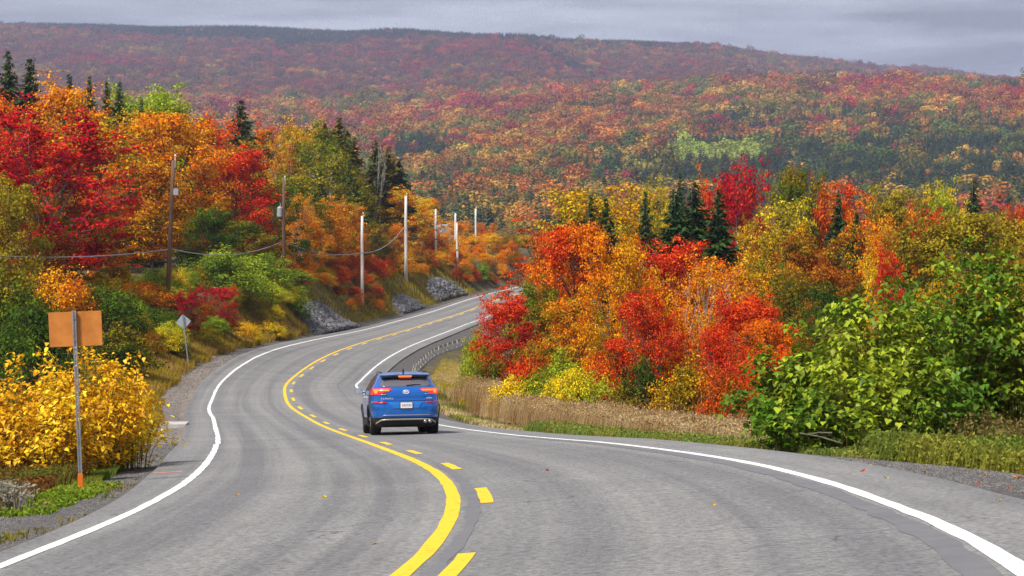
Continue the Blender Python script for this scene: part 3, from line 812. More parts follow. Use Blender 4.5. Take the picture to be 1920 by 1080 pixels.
TL = [
 # left wood, back row (fourth value under 60: metres beyond the left shoulder)
 ('tall', -30, 165, 27, 150, SCAR, ORNG, 'scarlet tree at the left picture edge below the pair of spruce tops'),
 ('spruce', 15, 97, 32, 120, SPR, SPR2, 'dark spruce with the highest top, at the far left of the wood'),
 ('spruce', 56, 112, 31, 130, SPR, SPR2, 'dark spruce second from the left edge, top over the gold tree'),
 ('tall', 92, 152, 26, 170, GOLD, ORNG, 'golden tree under the two left spruce tops'),
 ('spruce', 130, 143, 31, 80, SPR, SPR2, 'narrow dark spruce, left one of a close pair above the gold crown'),
 ('spruce', 168, 145, 31, 84, SPR, SPR2, 'narrow dark spruce, right one of a close pair above the orange crown'),
 ('tall', 175, 190, 25, 150, ORNG, GOLD, 'orange tree below the close pair of narrow spruces'),
 ('spruce', 200, 157, 31, 76, SPR, SPR2, 'dark spruce just left of the lime green dome'),
 ('spruce', 224, 157, 30, 74, SPR2, SPR, 'dull green spruce touching the lime green dome'),
 ('maple', 280, 163, 28, 190, LIME, LIME, 'bright lime green rounded tree high in the left wood'),
 ('spruce', 265, 187, 24, 64, SPR, SPR2, 'dark spruce in front of the lime green dome'),
 ('tall', 335, 205, 26, 140, OLG, GOLD, 'olive gold tree right of the lime green dome'),
 ('bare', 372, 200, 27, 90, TAN, GOLD, 'leafless grey trees beside the big spruce'),
 ('tall', 400, 218, 24, 130, ORNG, SCAR, 'orange red tree left of the big lone spruce'),
 ('spruce', 452, 190, 24, 130, SPR2, SPR, 'big lone spruce rising over the bright red maple'),
 ('tall', 487, 228, 24, 60, SCAR, ORNG, 'slim scarlet tree just right of the big lone spruce'),
 ('tall', 545, 222, 20, 110, GOLD, OLG, 'golden green tall tree right of the big lone spruce'),
 ('tall', 592, 228, 19, 110, OLG, GRN, 'olive tall tree with bare lower trunk in the left wood'),
 ('thin', 610, 232, 18, 60, SPR2, OLIV, 'thin spruce left of the tallest thin spruce'),
 ('thin', 636, 222, 17, 70, SPR2, OLIV, 'tallest of the thin spruces beside the pole line'),
 ('thin', 664, 258, 16, 60, SPR2, OLIV, 'thin spruce next right of the tallest thin spruce'),
 ('bare', 690, 250, 15, 80, SPR2, TAN, 'half bare grey spruce among the thin spruces'),
 ('thin', 706, 262, 15, 56, SPR2, OLIV, 'thin green spruce right of the half bare one'),
 ('thin', 728, 274, 14, 64, SPR2, OLIV, 'rightmost thin spruce at the edge of the left wood'),
 ('thin', 575, 240, 21, 60, SPR2, OLIV, 'thin green spruce left of the golden birch tops'),
 ('thin', 650, 245, 20, 64, SPR2, SPR, 'thin spruce in the back of the green stand'),
 ('tall', 620, 268, 14, 90, (.15, .20, .018), OLG, 'fresh green tall tree between the thin spruces'),
 ('tall', 668, 320, 11, 80, (.15, .20, .018), OLIV, 'green tall tree in front of the thin spruces'),
 ('spruce', 505, 248, 22, 74, SPR, SPR2, 'dark spruce between the big lone spruce and the golden tall tree'),
 ('spruce', 655, 300, 10.5, 70, SPR2, SPR, 'green spruce in front of the thin spruces'),
 ('spruce', 600, 318, 11, 64, SPR, SPR2, 'dark spruce right of the transformer pole'),
 ('thin', 748, 300, 13, 56, SPR2, SPR, 'thin spruce left of the tall white pole'),
 # left wood, front rows
 ('vase', 95, 213, 12, 290, RED, CRIM, 'big crimson red maple with rising plumes at the left'),
 ('tall', 30, 235, 20, 180, GOLD, ORNG, 'gold orange tree behind the big crimson maple'),
 ('maple', 5, 335, 12, 160, OLIV, OLG, 'olive green tree at the left edge below the crimson maple'),
 ('tall', 210, 225, 17, 180, OLG, GOLD, 'olive gold tree right of the big crimson maple'),
 ('maple', 315, 215, 15, 200, GOLD, ORNG, 'large golden orange tree behind the tall brown pole'),
 ('tier', 200, 305, 9.5, 130, SCAR, ORNG, 'scarlet orange spreading branches right of the crimson maple'),
 ('tall', 285, 300, 11, 130, RUST, GOLD, 'rusty gold tree left of the tall brown pole'),
 ('maple', 150, 385, 10, 170, OLIV, RUST, 'olive rust tree under the crimson maple'),
 ('tall', 240, 330, 13, 110, DGRN, OLIV, 'dark green shaded tree behind the rusty one'),
 ('maple', 432, 278, 11, 150, SCAR, RED, 'bright red rounded maple right of the tall brown pole'),
 ('maple', 378, 385, 8.5, 130, GRN, DGRN, 'green leafy tree below the bright red maple'),
 ('maple', 455, 415, 8.5, 110, GRN, OLIV, 'green tree beneath the bright red maple on the right'),
 ('tall', 550, 318, 10, 150, (.15, .20, .018), OLG, 'dark green maple behind the brown pole with a transformer'),
 ('maple', 520, 345, 8.2, 120, DGRN, GRN, 'dense dark green foliage at the foot of the transformer pole'),
 ('birch', 575, 262, 14, 90, OLG, GRN, 'green gold birch with a pale trunk right of the transformer pole'),
 ('birch', 612, 290, 11, 100, OLG, (.15, .20, .018), 'gold and green birch beside the thin spruces'),
 ('birch', 530, 250, 16, 80, ORNG, GOLD, 'orange birch above the transformer pole'),
 ('maple', 640, 385, 9, 100, OLG, ORNG, 'orange gold tree below the thin spruces'),
 ('birch', 600, 400, 8, 90, GOLD, ORNG, 'golden orange tree with pale stems near the roadside bank'),
 ('maple', 592, 470, 7, 70, GRN, OLG, 'low green tree right of the transformer pole'),
 ('birch', 690, 410, 9, 80, OLG, OLIV, 'olive tree in the shade of the thin spruces'),
 ('vase', 768, 352, 11, 110, ORNG, YEL, 'glowing orange tree behind the tall white pole'),
 ('maple', 800, 372, 13, 60, YEL, ORNG, 'yellow orange tree right of the tall white pole'),
 ('maple', 738, 420, 7, 70, GOLD, ORNG, 'golden tree at the foot of the tall white pole'),
 ('shrub', 815, 436, 10, 60, ORNG, RUST, 'orange bush between the white poles'),
 ('shrub', 850, 448, 10, 60, GOLD, SCAR, 'gold bush around the paired white poles'),
 ('shrub', 887, 440, 11, 56, ORNG, YEL, 'orange yellow bush at the farthest white pole'),
 ('shrub', 918, 436, 12, 50, YEL, ORNG, 'yellow bush on the far bend of the road'),
 ('shrub', 950, 425, 14, 50, TAN, OLIV, 'tan bush beyond the far bend behind the rusty tree'),
 ('shrub', 985, 440, 9, 60, GOLD, OLG, 'gold bush beyond the far bend behind the rusty tree'),
 # left bank shrubs
 ('shrub', 612, 478, 6, 64, RUST, DRED, 'rust red bush right of the dark green maple'),
 ('shrub', 652, 484, 6, 64, SCAR, RUST, 'scarlet brown bush left of the first white pole'),
 ('shrub', 700, 478, 5.5, 60, SCAR, ORNG, 'red orange bush at the first white pole'),
 ('shrub', 722, 450, 7.5, 70, ORNG, OLIV, 'orange olive bush right of the first white pole'),
 ('shrub', 752, 474, 5.5, 56, ORNG, GOLD, 'bright orange bush above the second stone pile'),
 ('shrub', 788, 462, 6, 56, OLIV, RUST, 'brown olive bush above the second stone pile'),
 ('shrub', 832, 464, 6, 50, SCAR, OLIV, 'red olive bush above the far stone pile'),
 ('shrub', 868, 470, 6, 46, GOLD, ORNG, 'gold bush at the right end of the far stone pile'),
 ('shrub', 905, 490, 3, 34, GRN, LIME, 'small fresh green bush beside the far road'),
 ('shrub', 660, 538, 4, 34, OLIV, RUST, 'low olive bush right of the first stone pile'),
 ('shrub', 700, 530, 4, 40, OLG, OLIV, 'low yellow olive bush on the bank foot'),
 ('shrub', 628, 515, 5, 50, SCAR, DRED, 'red brown bush on top of the first stone pile'),
 ('shrub', 415, 462, 5.6, 130, LIME, GRN, 'lime green bush right of the tall brown pole'),
 ('shrub', 490, 476, 5.6, 130, LIME, GRN, 'lime green bush behind the first stone pile'),
 ('shrub', 455, 500, 4.6, 100, LIME, GRN, 'lime green bush in front of its two taller neighbours'),
 ('shrub', 535, 528, 4.0, 80, LIME, YEL, 'yellow lime bush left of the first stone pile'),
 ('shrub', 545, 505, 5.5, 90, GRN, LIME, 'green bush overhanging the first stone pile'),
 ('shrub', 556, 560, 3, 56, GRN, LIME, 'green bush at the left foot of the first stone pile'),
 ('shrub', 505, 530, 4.2, 76, YEL, LIME, 'yellow green bush on the bank above the low yellow bush'),
 ('vase', 412, 533, 3.1, 84, CRIM, RED, 'small crimson maple on the bank right of the brown pole'),
 ('vase', 352, 545, 3.3, 60, CRIM, DRED, 'small dark crimson maple at the foot of the brown pole'),
 ('shrub', 460, 560, 4, 70, OLIV, GRN, 'olive bush between the crimson maple and the yellow bush'),
 ('lowshrub', 462, 604, 2.1, 60, YEL, GOLD, 'low bright yellow bush at the road edge, left one of two'),
 ('lowshrub', 505, 600, 2.1, 60, YEL, GOLD, 'low bright yellow bush at the road edge, right one of two'),
 ('shrub', 420, 590, 3, 60, RUST, DRED, 'rusty brown bush below the small crimson maple'),
 ('shrub', 385, 612, 2.6, 60, OLIV, OLG, 'olive bush right of the diamond sign'),
 ('shrub', 262, 528, 6.5, 120, GOLD, ORNG, 'golden bush left of the tall brown pole'),
 ('shrub', 110, 500, 8.5, 150, ORNG, GOLD, 'orange bush above the orange board'),
 ('shrub', 25, 478, 9.5, 150, GRN, OLIV, 'green bush at the left edge above the yellow knotweed'),
 ('shrub', 190, 535, 6.5, 150, DGRN, GRN, 'dark green willow bush right of the orange board'),
 ('shrub', 290, 578, 4.6, 110, DGRN, GRN, 'dark green willow bush beside the diamond sign'),
 ('shrub', 60, 560, 6.5, 170, DGRN, GRN, 'dark green bush behind the orange board'),
 ('shrub', 225, 605, 4.2, 130, DGRN, OLIV, 'shady green bush behind the yellow knotweed'),
 ('shrub', 330, 632, 2.8, 56, DGRN, OLIV, 'low green bush at the foot of the diamond sign'),
 # right, near maples behind the hay
 ('maple', 948, 556, 92, 112, RED, SCAR, 'scarlet young maple at the inside of the bend, nearest the car'),
 ('shrub', 893, 615, 96, 56, LIME, OLG, 'yellow green bush left of the scarlet young maple'),
 ('tier', 1003, 412, 118, 180, RUST, SCAR, 'rusty red open-branched tree leaning over the far road'),
 ('maple', 1012, 520, 98, 130, OLG, GRN, 'olive yellow tree right of the scarlet young maple'),
 ('maple', 1078, 420, 112, 160, SCAR, ORNG, 'bright red orange tree in the middle of the near maples'),
 ('maple', 1150, 440, 93, 150, GOLD, ORNG, 'golden yellow tree right of the bright orange one'),
 ('maple', 1255, 450, 110, 150, RED, SCAR, 'red tree in front of the big spruces'),
 ('maple', 1222, 540, 90, 140, RED, SCAR, 'deep red tree low among the near maples'),
 ('maple', 1085, 560, 100, 130, OLG, ORNG, 'olive and orange tree below the bright orange one'),
 ('birch', 1335, 478, 100, 190, GOLD, ORNG, 'golden birch with white stems right of the red tree'),
 ('maple', 1285, 575, 92, 110, ORNG, GOLD, 'orange gold tree left of the white-stemmed birch'),
 ('maple', 1400, 555, 88, 150, SCAR, RED, 'scarlet tree beside the big green knotweed'),
 ('maple', 1360, 610, 82, 110, RED, SCAR, 'low red tree at the foot of the white-stemmed birch'),
 ('maple', 1445, 600, 80, 110, ORNG, SCAR, 'orange red tree touching the green knotweed'),
 ('maple', 1140, 630, 84, 90, OLIV, SCAR, 'olive tree with red leaves behind the yellow bushes'),
 ('shrub', 1000, 640, 84, 100, OLIV, SCAR, 'olive red bush right of the scarlet young maple'),
 ('shrub', 1060, 655, 82, 90, GRN, LIME, 'green bush behind the yellow bush in the hay'),
 ('shrub', 1118, 660, 80, 80, SCAR, ORNG, 'small scarlet bush behind the yellow bush in the hay'),
 ('lowshrub', 1080, 688, 70, 130, YEL, LIME, 'bright yellow bush in the hay'),
 ('lowshrub', 965, 705, 74, 100, GOLD, YEL, 'small golden bush in the hay near the car'),
 ('shrub', 1010, 690, 74, 90, LIME, GRN, 'lime bush between the golden and the yellow bush'),
 ('shrub', 1205, 668, 76, 110, DGRN, OLIV, 'dark green bush right of the yellow bush'),
 ('shrub', 1285, 668, 76, 120, OLIV, GOLD, 'olive bush above the hay'),
 ('shrub', 1355, 690, 74, 100, RUST, SCAR, 'rust bush above the hay left of the knotweed'),
 ('shrub', 918, 650, 88, 70, SCAR, GRN, 'low scarlet branches at the guardrail end'),
 ('bare', 1338, 490, 90, 120, GOLD, ORNG, 'white branching bare stems in front of the golden birch'),
 ('shrub', 1905, 400, 43, 330, GRN, DGRN, 'tall dark green leafy bush at the right edge behind the knotweed'),
 # right, middle distance
 ('maple', 1130, 352, 185, 230, OLG, GOLD, 'wide olive gold dome behind the near maples'),
 ('thin', 1052, 368, 215, 30, TAN, SPR2, 'pale withered spruce top left of the gold dome'),
 ('spruce', 1108, 368, 165, 90, SPR, SPR2, 'left one of two small spruces in front of the gold dome'),
 ('spruce', 1136, 374, 162, 110, SPR, SPR2, 'right one of two small spruces in front of the gold dome'),
 ('maple', 1232, 338, 200, 100, YEL, OLG, 'bright yellow tree left of the big spruces'),
 ('spruce', 1210, 362, 178, 84, SPR, SPR2, 'slim spruce in front of the bright yellow tree'),
 ('spruce', 1275, 328, 205, 70, SPR, SPR2, 'small spruce top behind the big spruces'),
 ('spruce', 1264, 360, 150, 150, SPR, DGRN, 'big dark spruce, leftmost of the three in a row'),
 ('spruce', 1303, 345, 154, 170, SPR, DGRN, 'big dark spruce, middle of the three in a row'),
 ('spruce', 1347, 358, 148, 140, SPR, DGRN, 'big dark spruce, rightmost of the three, before the crimson maple'),
 ('vase', 1388, 306, 172, 150, CRIM, RED, 'brilliant crimson maple right of the big spruces'),
 ('vase', 1352, 318, 190, 80, ORNG, SCAR, 'orange plumes behind the brilliant crimson maple'),
 ('maple', 1482, 316, 185, 100, OLIV, GRN, 'olive green rounded tree right of the crimson maple'),
 ('birch', 1462, 372, 165, 100, OLG, YEL, 'yellow olive birch below the olive green tree'),
 ('vase', 1585, 338, 185, 130, SCAR, ORNG, 'orange scarlet tree with rising branches behind a dark spruce'),
 ('spruce', 1572, 366, 150, 105, SPR, DGRN, 'dark spruce standing before the orange scarlet tree'),
 ('spruce', 1606, 402, 146, 100, SPR, DGRN, 'shorter dark spruce right of its taller neighbour'),
 ('spruce', 1523, 338, 198, 60, SPR, SPR2, 'small spruce top behind the olive green tree'),
 ('maple', 1432, 420, 140, 140, OLG, GOLD, 'olive gold tree right of the big spruces'),
 ('maple', 1515, 440, 128, 170, RUST, OLIV, 'rusty olive tree left of the dark spruce'),
 ('maple', 1465, 500, 112, 130, OLIV, GRN, 'olive green tree behind the scarlet one'),
 ('maple', 1570, 500, 110, 130, OLIV, RUST, 'brown olive tree behind the green knotweed'),
 ('maple', 1650, 408, 145, 110, ORNG, GOLD, 'orange tree right of the shorter dark spruce'),
 ('maple', 1660, 352, 195, 110, OLIV, OLG, 'olive tree behind the orange one'),
 ('vase', 1725, 388, 165, 100, SCAR, RED, 'red tree left of the broad olive gold one'),
 ('spruce', 1695, 428, 138, 60, SPR, DGRN, 'very small dark spruce among red and orange leaves'),
 ('maple', 1785, 338, 190, 110, YEL, LIME, 'pale yellow tree at the right near a spruce'),
 ('tall', 1735, 352, 198, 90, OLG, OLIV, 'olive gold tree left of the pale yellow one'),
 ('spruce', 1826, 338, 180, 100, SPR2, SPR, 'spruce right of the pale yellow tree'),
 ('maple', 1790, 404, 128, 230, OLG, OLIV, 'broad olive gold tree behind the green knotweed'),
 ('maple', 1880, 400, 135, 130, OLIV, OLG, 'olive tree at the right picture edge'),
 ('vase', 1915, 362, 140, 90, SCAR, RUST, 'red tree at the right picture edge'),
 ('vase', 1672, 468, 84, 60, RED, SCAR, 'small bright red maple top above the green knotweed'),
 ('birch', 1640, 485, 88, 60, YEL, GOLD, 'small yellow birch left of the small bright red maple'),
]
for t in TL:
    kind, px, py, Z, w, c1, c2, lab = t
    if Z < 60:
        Z = z_for(px, Z, -1)
    elif px < 1420 and Z < 125:
        Z = min(max(Z, z_for(px, 11.0 if kind in ('shrub', 'lowshrub') else 12.0, 1)), Z + 14)
    plant(kind, px, py, Z, w, c1, c2, lab)

# more trees of the same woods, seen only in the gaps between those above
fr = random.Random(5)
FILL_L = [(OLIV, GRN), (GOLD, OLIV), (RUST, GOLD), (DGRN, GRN), (ORNG, GOLD), (SCAR, ORNG)]
nfill = {}


def filler(px, py, Z, w, cc, where):
    c1, c2 = cc
    kind = fr.choice(['tall', 'maple', 'maple', 'birch'])
    plant(kind, px, py, Z, w, c1, c2, f'{CNAME[c1]} tree half hidden {where}', f'{CNAME[c1]} trees half hidden {where}')


for k in range(34):
    px = -120 + 860 * (k + fr.random()) / 34
    Z = z_for(px, fr.uniform(16, 34), -1)
    py = np.interp(px, [-120, 0, 300, 480, 620, 760], [190, 200, 230, 260, 300, 420]) + fr.uniform(5, 90)
    filler(px, py, Z, fr.uniform(80, 130), fr.choice(FILL_L if px < 470 else [(GRN, OLG), (OLG, GRN), (SPR2, GRN), (GOLD, OLG)]), 'in the left wood')
for k in range(30):
    px = 1010 + 1050 * (k + fr.random()) / 30
    Z = fr.uniform(205, 300)
    py = np.interp(px, [1000, 1130, 1400, 1900, 2100], [430, 385, 365, 370, 360]) + fr.uniform(5, 50)
    filler(px, py, Z, fr.uniform(60, 120), fr.choice(FILL_L), 'in the right wood')
for k in range(14):
    px = 1130 + 900 * (k + fr.random()) / 14
    Z = fr.uniform(105, 140)
    filler(px, fr.uniform(470, 540), Z, fr.uniform(110, 160), fr.choice(FILL_L), 'behind the near maples')

# taller trees at the top of the left bank, behind the white poles
for k in range(14):
    Z = 206 + 58 * (k + fr.random()) / 14
    d = fr.uniform(6.8, 11)
    x = float(np.interp(Z, RY, RX)) - 4.5 - d
    c1, c2 = fr.choice([(GRN, OLG), (OLG, ORNG), (ORNG, GOLD), (GOLD, ORNG), (SCAR, ORNG), (GRN, OLIV)])
    h = fr.uniform(4.5, 8.5); gz_ = float(ground(x, Z))
    plant(fr.choice(['maple', 'birch', 'tall']), 960 + F * x / Z, 540 - F * (gz_ + h - EYE) / Z, Z, fr.uniform(3, 4.6) * F / Z, c1, c2, f'{CNAME[c1]} tree on the bank top behind the white poles', f'{CNAME[c1]} trees on the bank top behind the white poles')

# bushes that cover the left bank and the far bend
bk_c = [(LIME, GRN), (GRN, LIME), (OLG, OLIV), (YEL, LIME), (RUST, OLIV), (OLIV, GRN)]
bk_f = [(ORNG, RUST), (GOLD, ORNG), (SCAR, RUST), (OLIV, RUST), (OLG, GOLD), (RUST, DRED), (ORNG, GOLD)]
for k in range(210):
    Z = fr.uniform(128, 335)
    d = fr.uniform(2.6, 10)
    pile = (188 < Z < 214) or (244 < Z < 264) or (268 < Z < 288)
    if pile and d < 4.6:
        continue
    x = float(np.interp(Z, RY, RX)) - 4.5 - d
    px = 960 + F * x / Z
    w = fr.uniform(1.4, 2.6) * (.8 if d < 4 else 1.0)
    if w / 2 > d - 1.0: continue
    if abs(px - 354) < 26 and Z < 160: continue
    h = fr.uniform(1.0, 1.9) * (1.2 if d > 6 else .9)
    c1, c2 = fr.choice(bk_c if Z < 190 else bk_f)
    gz_ = float(ground(x, Z))
    where = 'on the near left bank' if Z < 190 else 'on the far left bank'
    plant('shrub', px, 540 - F * (gz_ + h - EYE) / Z, Z, w * F / Z, c1, c2, f'{CNAME[c1]} bush {where} among others', f'{CNAME[c1]} bushes {where}')
for k in range(26):
    Z = fr.uniform(215, 420)
    x = float(np.interp(Z, RY, RX)) + 4.5 + fr.uniform(5, 22)
    px = 960 + F * x / Z
    c1, c2 = fr.choice(bk_f)
    h = fr.uniform(3, 7); gz_ = float(ground(x, Z))
    plant('maple', px, 540 - F * (gz_ + h - EYE) / Z, Z, fr.uniform(3, 5) * F / Z, c1, c2, f'{CNAME[c1]} young tree right of the far road', f'{CNAME[c1]} young trees right of the far road')
for k in range(22):
    Z = fr.uniform(400, 520)
    px = 800 + 230 * (k + fr.random()) / 22
    c1, c2 = fr.choice(bk_f)
    h = fr.uniform(4, 8); gz_ = float(ground((px - 960) * Z / F, Z))
    plant('maple', px, 540 - F * (gz_ + h - EYE) / Z, Z, fr.uniform(4, 6) * F / Z, c1, c2, f'{CNAME[c1]} tree beyond the far bend', f'{CNAME[c1]} trees beyond the far bend')

# ------------------------------------------------------------------ the forest on the hills
def far_crown(seed):
    """lumpy crown made of leaf clumps, unit wide and about as high"""
    r = np.random.default_rng(seed)
    lob = r.normal(size=(9, 3)) * np.array([.22, .22, .16]) + np.array([0, 0, .58])
    n = 620
    ci = r.integers(0, 9, n)
    u = r.normal(size=(n, 3)); u /= np.linalg.norm(u, axis=1)[:, None]
    C = lob[ci] + u * np.array([.24, .24, .21]) * r.uniform(.75, 1.1, n)[:, None]
    N = u + r.normal(size=(n, 3)) * .3 + np.array([0, 0, .15])
    V, Q = quads_leaf(C, N, .086 * r.uniform(.6, 1.3, n), r, .85)
    cl = r.uniform(.35, .65, 9)
    b = MB(); b.tube([(0, 0, -.25), (0.01, 0, .2), (0, 0, .5)], [.03, .025, .01], 5, cap=False)
    TV = np.concatenate(b.V); TP = np.array(b.P[4])
    me = mesh_np('far_crown', np.concatenate([V, TV]), np.concatenate([Q, TP + len(V)]), [M['farleaf'], M['bark']], {'rnd': np.concatenate([np.clip(cl[ci] + r.uniform(-.25, .25, n), 0, 1), np.zeros(len(TP))])},
                 midx=np.concatenate([np.zeros(len(Q)), np.ones(len(TP))]))
    return me


def far_spruce(seed):
    r = np.random.default_rng(seed)
    C = []; N = []; T = []; S_ = []
    for k in range(15):
        f = k / 15
        L = .25 * (1 - f) ** .9 + .014
        m = 7 if f < .7 else 5
        for q in range(m):
            az = q * 6.283 / m + k + r.uniform(-.4, .4)
            d = np.array([math.cos(az), math.sin(az), -.5])
            l = L * r.uniform(.7, 1.25)
            C.append(np.array([0, 0, .04 + .94 * f]) + d * l * .5); T.append(d); N.append([d[0] * .6, d[1] * .6, 1]); S_.append(l * 1.15 + .03)
    n = len(C)
    V, Q = quads_leaf(np.array(C), np.array(N), np.array(S_), r, .75, droop=np.array(T))
    b = MB(); b.tube([(0, 0, -.1), (0, 0, .5), (0, 0, .98)], [.014, .01, .002], 4, cap=False)
    TV = np.concatenate(b.V); TP = np.array(b.P[4])
    return mesh_np('far_spruce', np.concatenate([V, TV]), np.concatenate([Q, TP + len(V)]), [M['farleaf'], M['bark']], {'rnd': np.concatenate([r.uniform(0, 1, n), np.zeros(len(TP))])},
                   midx=np.concatenate([np.zeros(len(Q)), np.ones(len(TP))]))


NB, NS = 7, 4
far_me = [far_crown(300 + k) for k in range(NB)] + [far_spruce(320 + k) for k in range(NS)]
fcol = bpy.data.collections.new('far_tree_shapes')       # not linked into the scene
for k, me in enumerate(far_me):
    o = bpy.data.objects.new('far_tree_%02d' % k, me); o.color = (0, 0, 0, 1); fcol.objects.link(o)

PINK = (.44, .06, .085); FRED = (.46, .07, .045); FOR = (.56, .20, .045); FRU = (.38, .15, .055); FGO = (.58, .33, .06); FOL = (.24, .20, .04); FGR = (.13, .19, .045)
MAUV = (.24, .09, .075); FBR = (.20, .10, .06); FCON = (.040, .070, .040); FCO2 = (.075, .105, .05); FLIM = (.36, .42, .08)  # MAUV: past-peak red with distant haze and cloud shade mixed into the colour
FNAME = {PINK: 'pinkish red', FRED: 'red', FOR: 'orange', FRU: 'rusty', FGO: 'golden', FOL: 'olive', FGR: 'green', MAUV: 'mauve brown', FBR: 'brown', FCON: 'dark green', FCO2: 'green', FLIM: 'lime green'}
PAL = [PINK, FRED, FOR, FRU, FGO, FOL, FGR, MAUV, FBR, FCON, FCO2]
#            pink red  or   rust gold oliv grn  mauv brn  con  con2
PR_TOP = [.04, .07, .08, .19, .02, .06, .02, .30, .16, .05, .02]  # mauve and brown shares paint haze and cloud shade onto the high slope
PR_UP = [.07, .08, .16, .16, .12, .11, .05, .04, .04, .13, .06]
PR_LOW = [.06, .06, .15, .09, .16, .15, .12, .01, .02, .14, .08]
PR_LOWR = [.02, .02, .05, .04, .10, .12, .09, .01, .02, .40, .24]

pts = []
Zc = 540.0
fr2 = np.random.default_rng(21)
while Zc < 7000:
    sp = np.interp(Zc, [540, 900, 1500, 2600, 4400, 7000], [5.6, 5.6, 6.4, 7.8, 9.5, 14])
    half = .262 * Zc + 30
    nx = int(2 * half / sp)
    x = np.linspace(-half, half, nx) + fr2.uniform(-.45, .45, nx) * sp
    y = Zc + fr2.uniform(-.45, .45, nx) * sp
    pts.append(np.stack([x, y, np.full(nx, sp)], 1))
    Zc += sp * .95
pts = np.concatenate(pts)
z = hill(pts[:, 0], pts[:, 1])
pxs = 960 + F * pts[:, 0] / pts[:, 1]
pys = 540 - F * (z - EYE) / pts[:, 1]
# leave out trees wholly hidden behind nearer slopes
order = np.argsort(pts[:, 1])
binn = np.clip(((pxs + 400) / 24).astype(int), 0, 120)
hor = np.full(122, 1e9); keep = np.zeros(len(pts), bool)
toppy = 540 - F * (z + 13 - EYE) / pts[:, 1]
for i in order:
    b_ = binn[i]
    if toppy[i] < hor[b_] + 10:
        keep[i] = True
    if pys[i] < hor[b_]: hor[b_] = pys[i]
# the wooded bank hides the foot of the slope on the left
keep &= ~((pys > 470))
keep &= ~((pxs < 600) & (pys > 330))
pts, z, pxs, pys = pts[keep], z[keep], pxs[keep], pys[keep]
n = len(pts)
X_, Y_ = pts[:, 0], pts[:, 1]
u = fr2.uniform(0, 1, n)
nz = .5 + .5 * vnoise(X_ / 70, Y_ / 110, 41) * .8 + .25 * vnoise(X_ / 23, Y_ / 30, 43)
nz = nz + .5 * vnoise(X_ / 150, Y_ / 260, 47)
u = .36 * u + .64 * nz
# noise makes stands of one kind; rank-equalise so that the shares hold
u = (np.argsort(np.argsort(u)) + .5) / n
ut = fr2.uniform(0, 1, n)
u = np.where(ut < .27, fr2.uniform(0, 1, n), u)
cum = {k: np.cumsum(np.array(v) / sum(v)) for k, v in dict(t=PR_TOP, u=PR_UP, l=PR_LOW, r=PR_LOWR).items()}
zone = np.where(Y_ > 2550 + 250 * vnoise(X_ / 300, Y_ / 300, 2), 0, np.where(pys + 25 * vnoise(X_ / 90, Y_ / 90, 8) < 262, 1, 2))
wr = fr2.uniform(0, 1, n) < smooth(1120, 1420, pxs + 90 * vnoise(X_ / 80, Y_ / 80, 12))
zone = np.where((zone == 2) & wr, 3, zone)
order_p = [9, 10, 5, 6, 4, 2, 3, 8, 7, 1, 0]          # neighbours along the noise look alike
ci = np.empty(n, int)
for zi, kk in enumerate(('t', 'u', 'l', 'r')):
    pr = np.array(dict(t=PR_TOP, u=PR_UP, l=PR_LOW, r=PR_LOWR)[kk])[order_p]
    cu = np.cumsum(pr / pr.sum())
    sel = zone == zi
    ci[sel] = np.array(order_p)[np.clip(np.searchsorted(cu, u[sel]), 0, 10)]
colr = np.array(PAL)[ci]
con = ci >= 9


def setc(mask, colour, conif):
    global con
    colr[mask] = colour; con = np.where(mask, conif, con); ci[mask] = 9 if conif else 6


# conifer crest along the skyline, in the gully, and dark stands
tpk = toppy[keep]; bk2 = np.clip(((pxs + 400) / 24).astype(int), 0, 120)
crest = np.full(121, 1e9); np.minimum.at(crest, bk2[Y_ > 3500], tpk[Y_ > 3500])
rid = (tpk < crest[bk2] + np.interp(pxs, [0, 200, 300, 500, 700, 850, 950, 1250, 1450], [9, 14, 22, 26, 20, 11, 14, 11, 9]) * (1 + .5 * vnoise(X_ / 60, Y_ / 60, 15))) & (Y_ > 3500)
setc(rid & (fr2.uniform(0, 1, n) < np.interp(pxs, [0, 250, 900, 950, 1300, 1500], [.75, .95, .9, .9, .6, .35])), FCON, True)
gul = (np.abs(pxs - np.interp(pys, [75, 110, 165], [955, 1040, 1130])) < 10 + 14 * fr2.uniform(0, 1, n)) & (pys < 165) & (Y_ > 2600)
setc(gul & (fr2.uniform(0, 1, n) < .8), FCON, True)
setc((Y_ > 5000) & (fr2.uniform(0, 1, n) < .9), FCON, True)
setc((pxs > 733) & (pxs < 838) & (pys > 275) & (pys < 333) & (fr2.uniform(0, 1, n) < .9), FCON, True)
setc((np.abs(pxs - 1345) < 78 + 10 * vnoise(X_ / 9, Y_ / 9, 3)) & (np.abs(pys - 312) < 13) & (fr2.uniform(0, 1, n) < .95), FLIM, False)
setc((pxs > 650) & (pxs < 830) & (np.abs(pys - 300) < 9) & (fr2.uniform(0, 1, n) < .7) & (pxs > 830), PINK, False)
colr = colr * np.interp(Y_, [2300, 2800], [1, .82])[:, None] * fr2.uniform(.7, 1.25, n)[:, None] * fr2.uniform(.92, 1.08, (n, 3))  # far trees darkened: past-peak foliage, plus cloud shade put into their colour
wd = pts[:, 2] * np.clip(np.exp(fr2.normal(.45, .3, n)), .9, 3.2) * np.interp(Y_, [600, 1000, 1400, 2400, 2900], [.82, .95, 1.05, 1.05, .78]) * np.where(rid, .62, 1)
ht = wd * fr2.uniform(.62, 1.0, n)
hs = fr2.uniform(9, 15, n) * np.where(Y_ > 3800, .85, 1)
sc3 = np.where(con[:, None], np.stack([hs * fr2.uniform(.95, 1.4, n)] * 2 + [hs], 1), np.stack([wd, wd, ht], 1))
pick = np.where(con, NB + fr2.integers(0, NS, n), fr2.integers(0, NB, n))
zb = z - .4
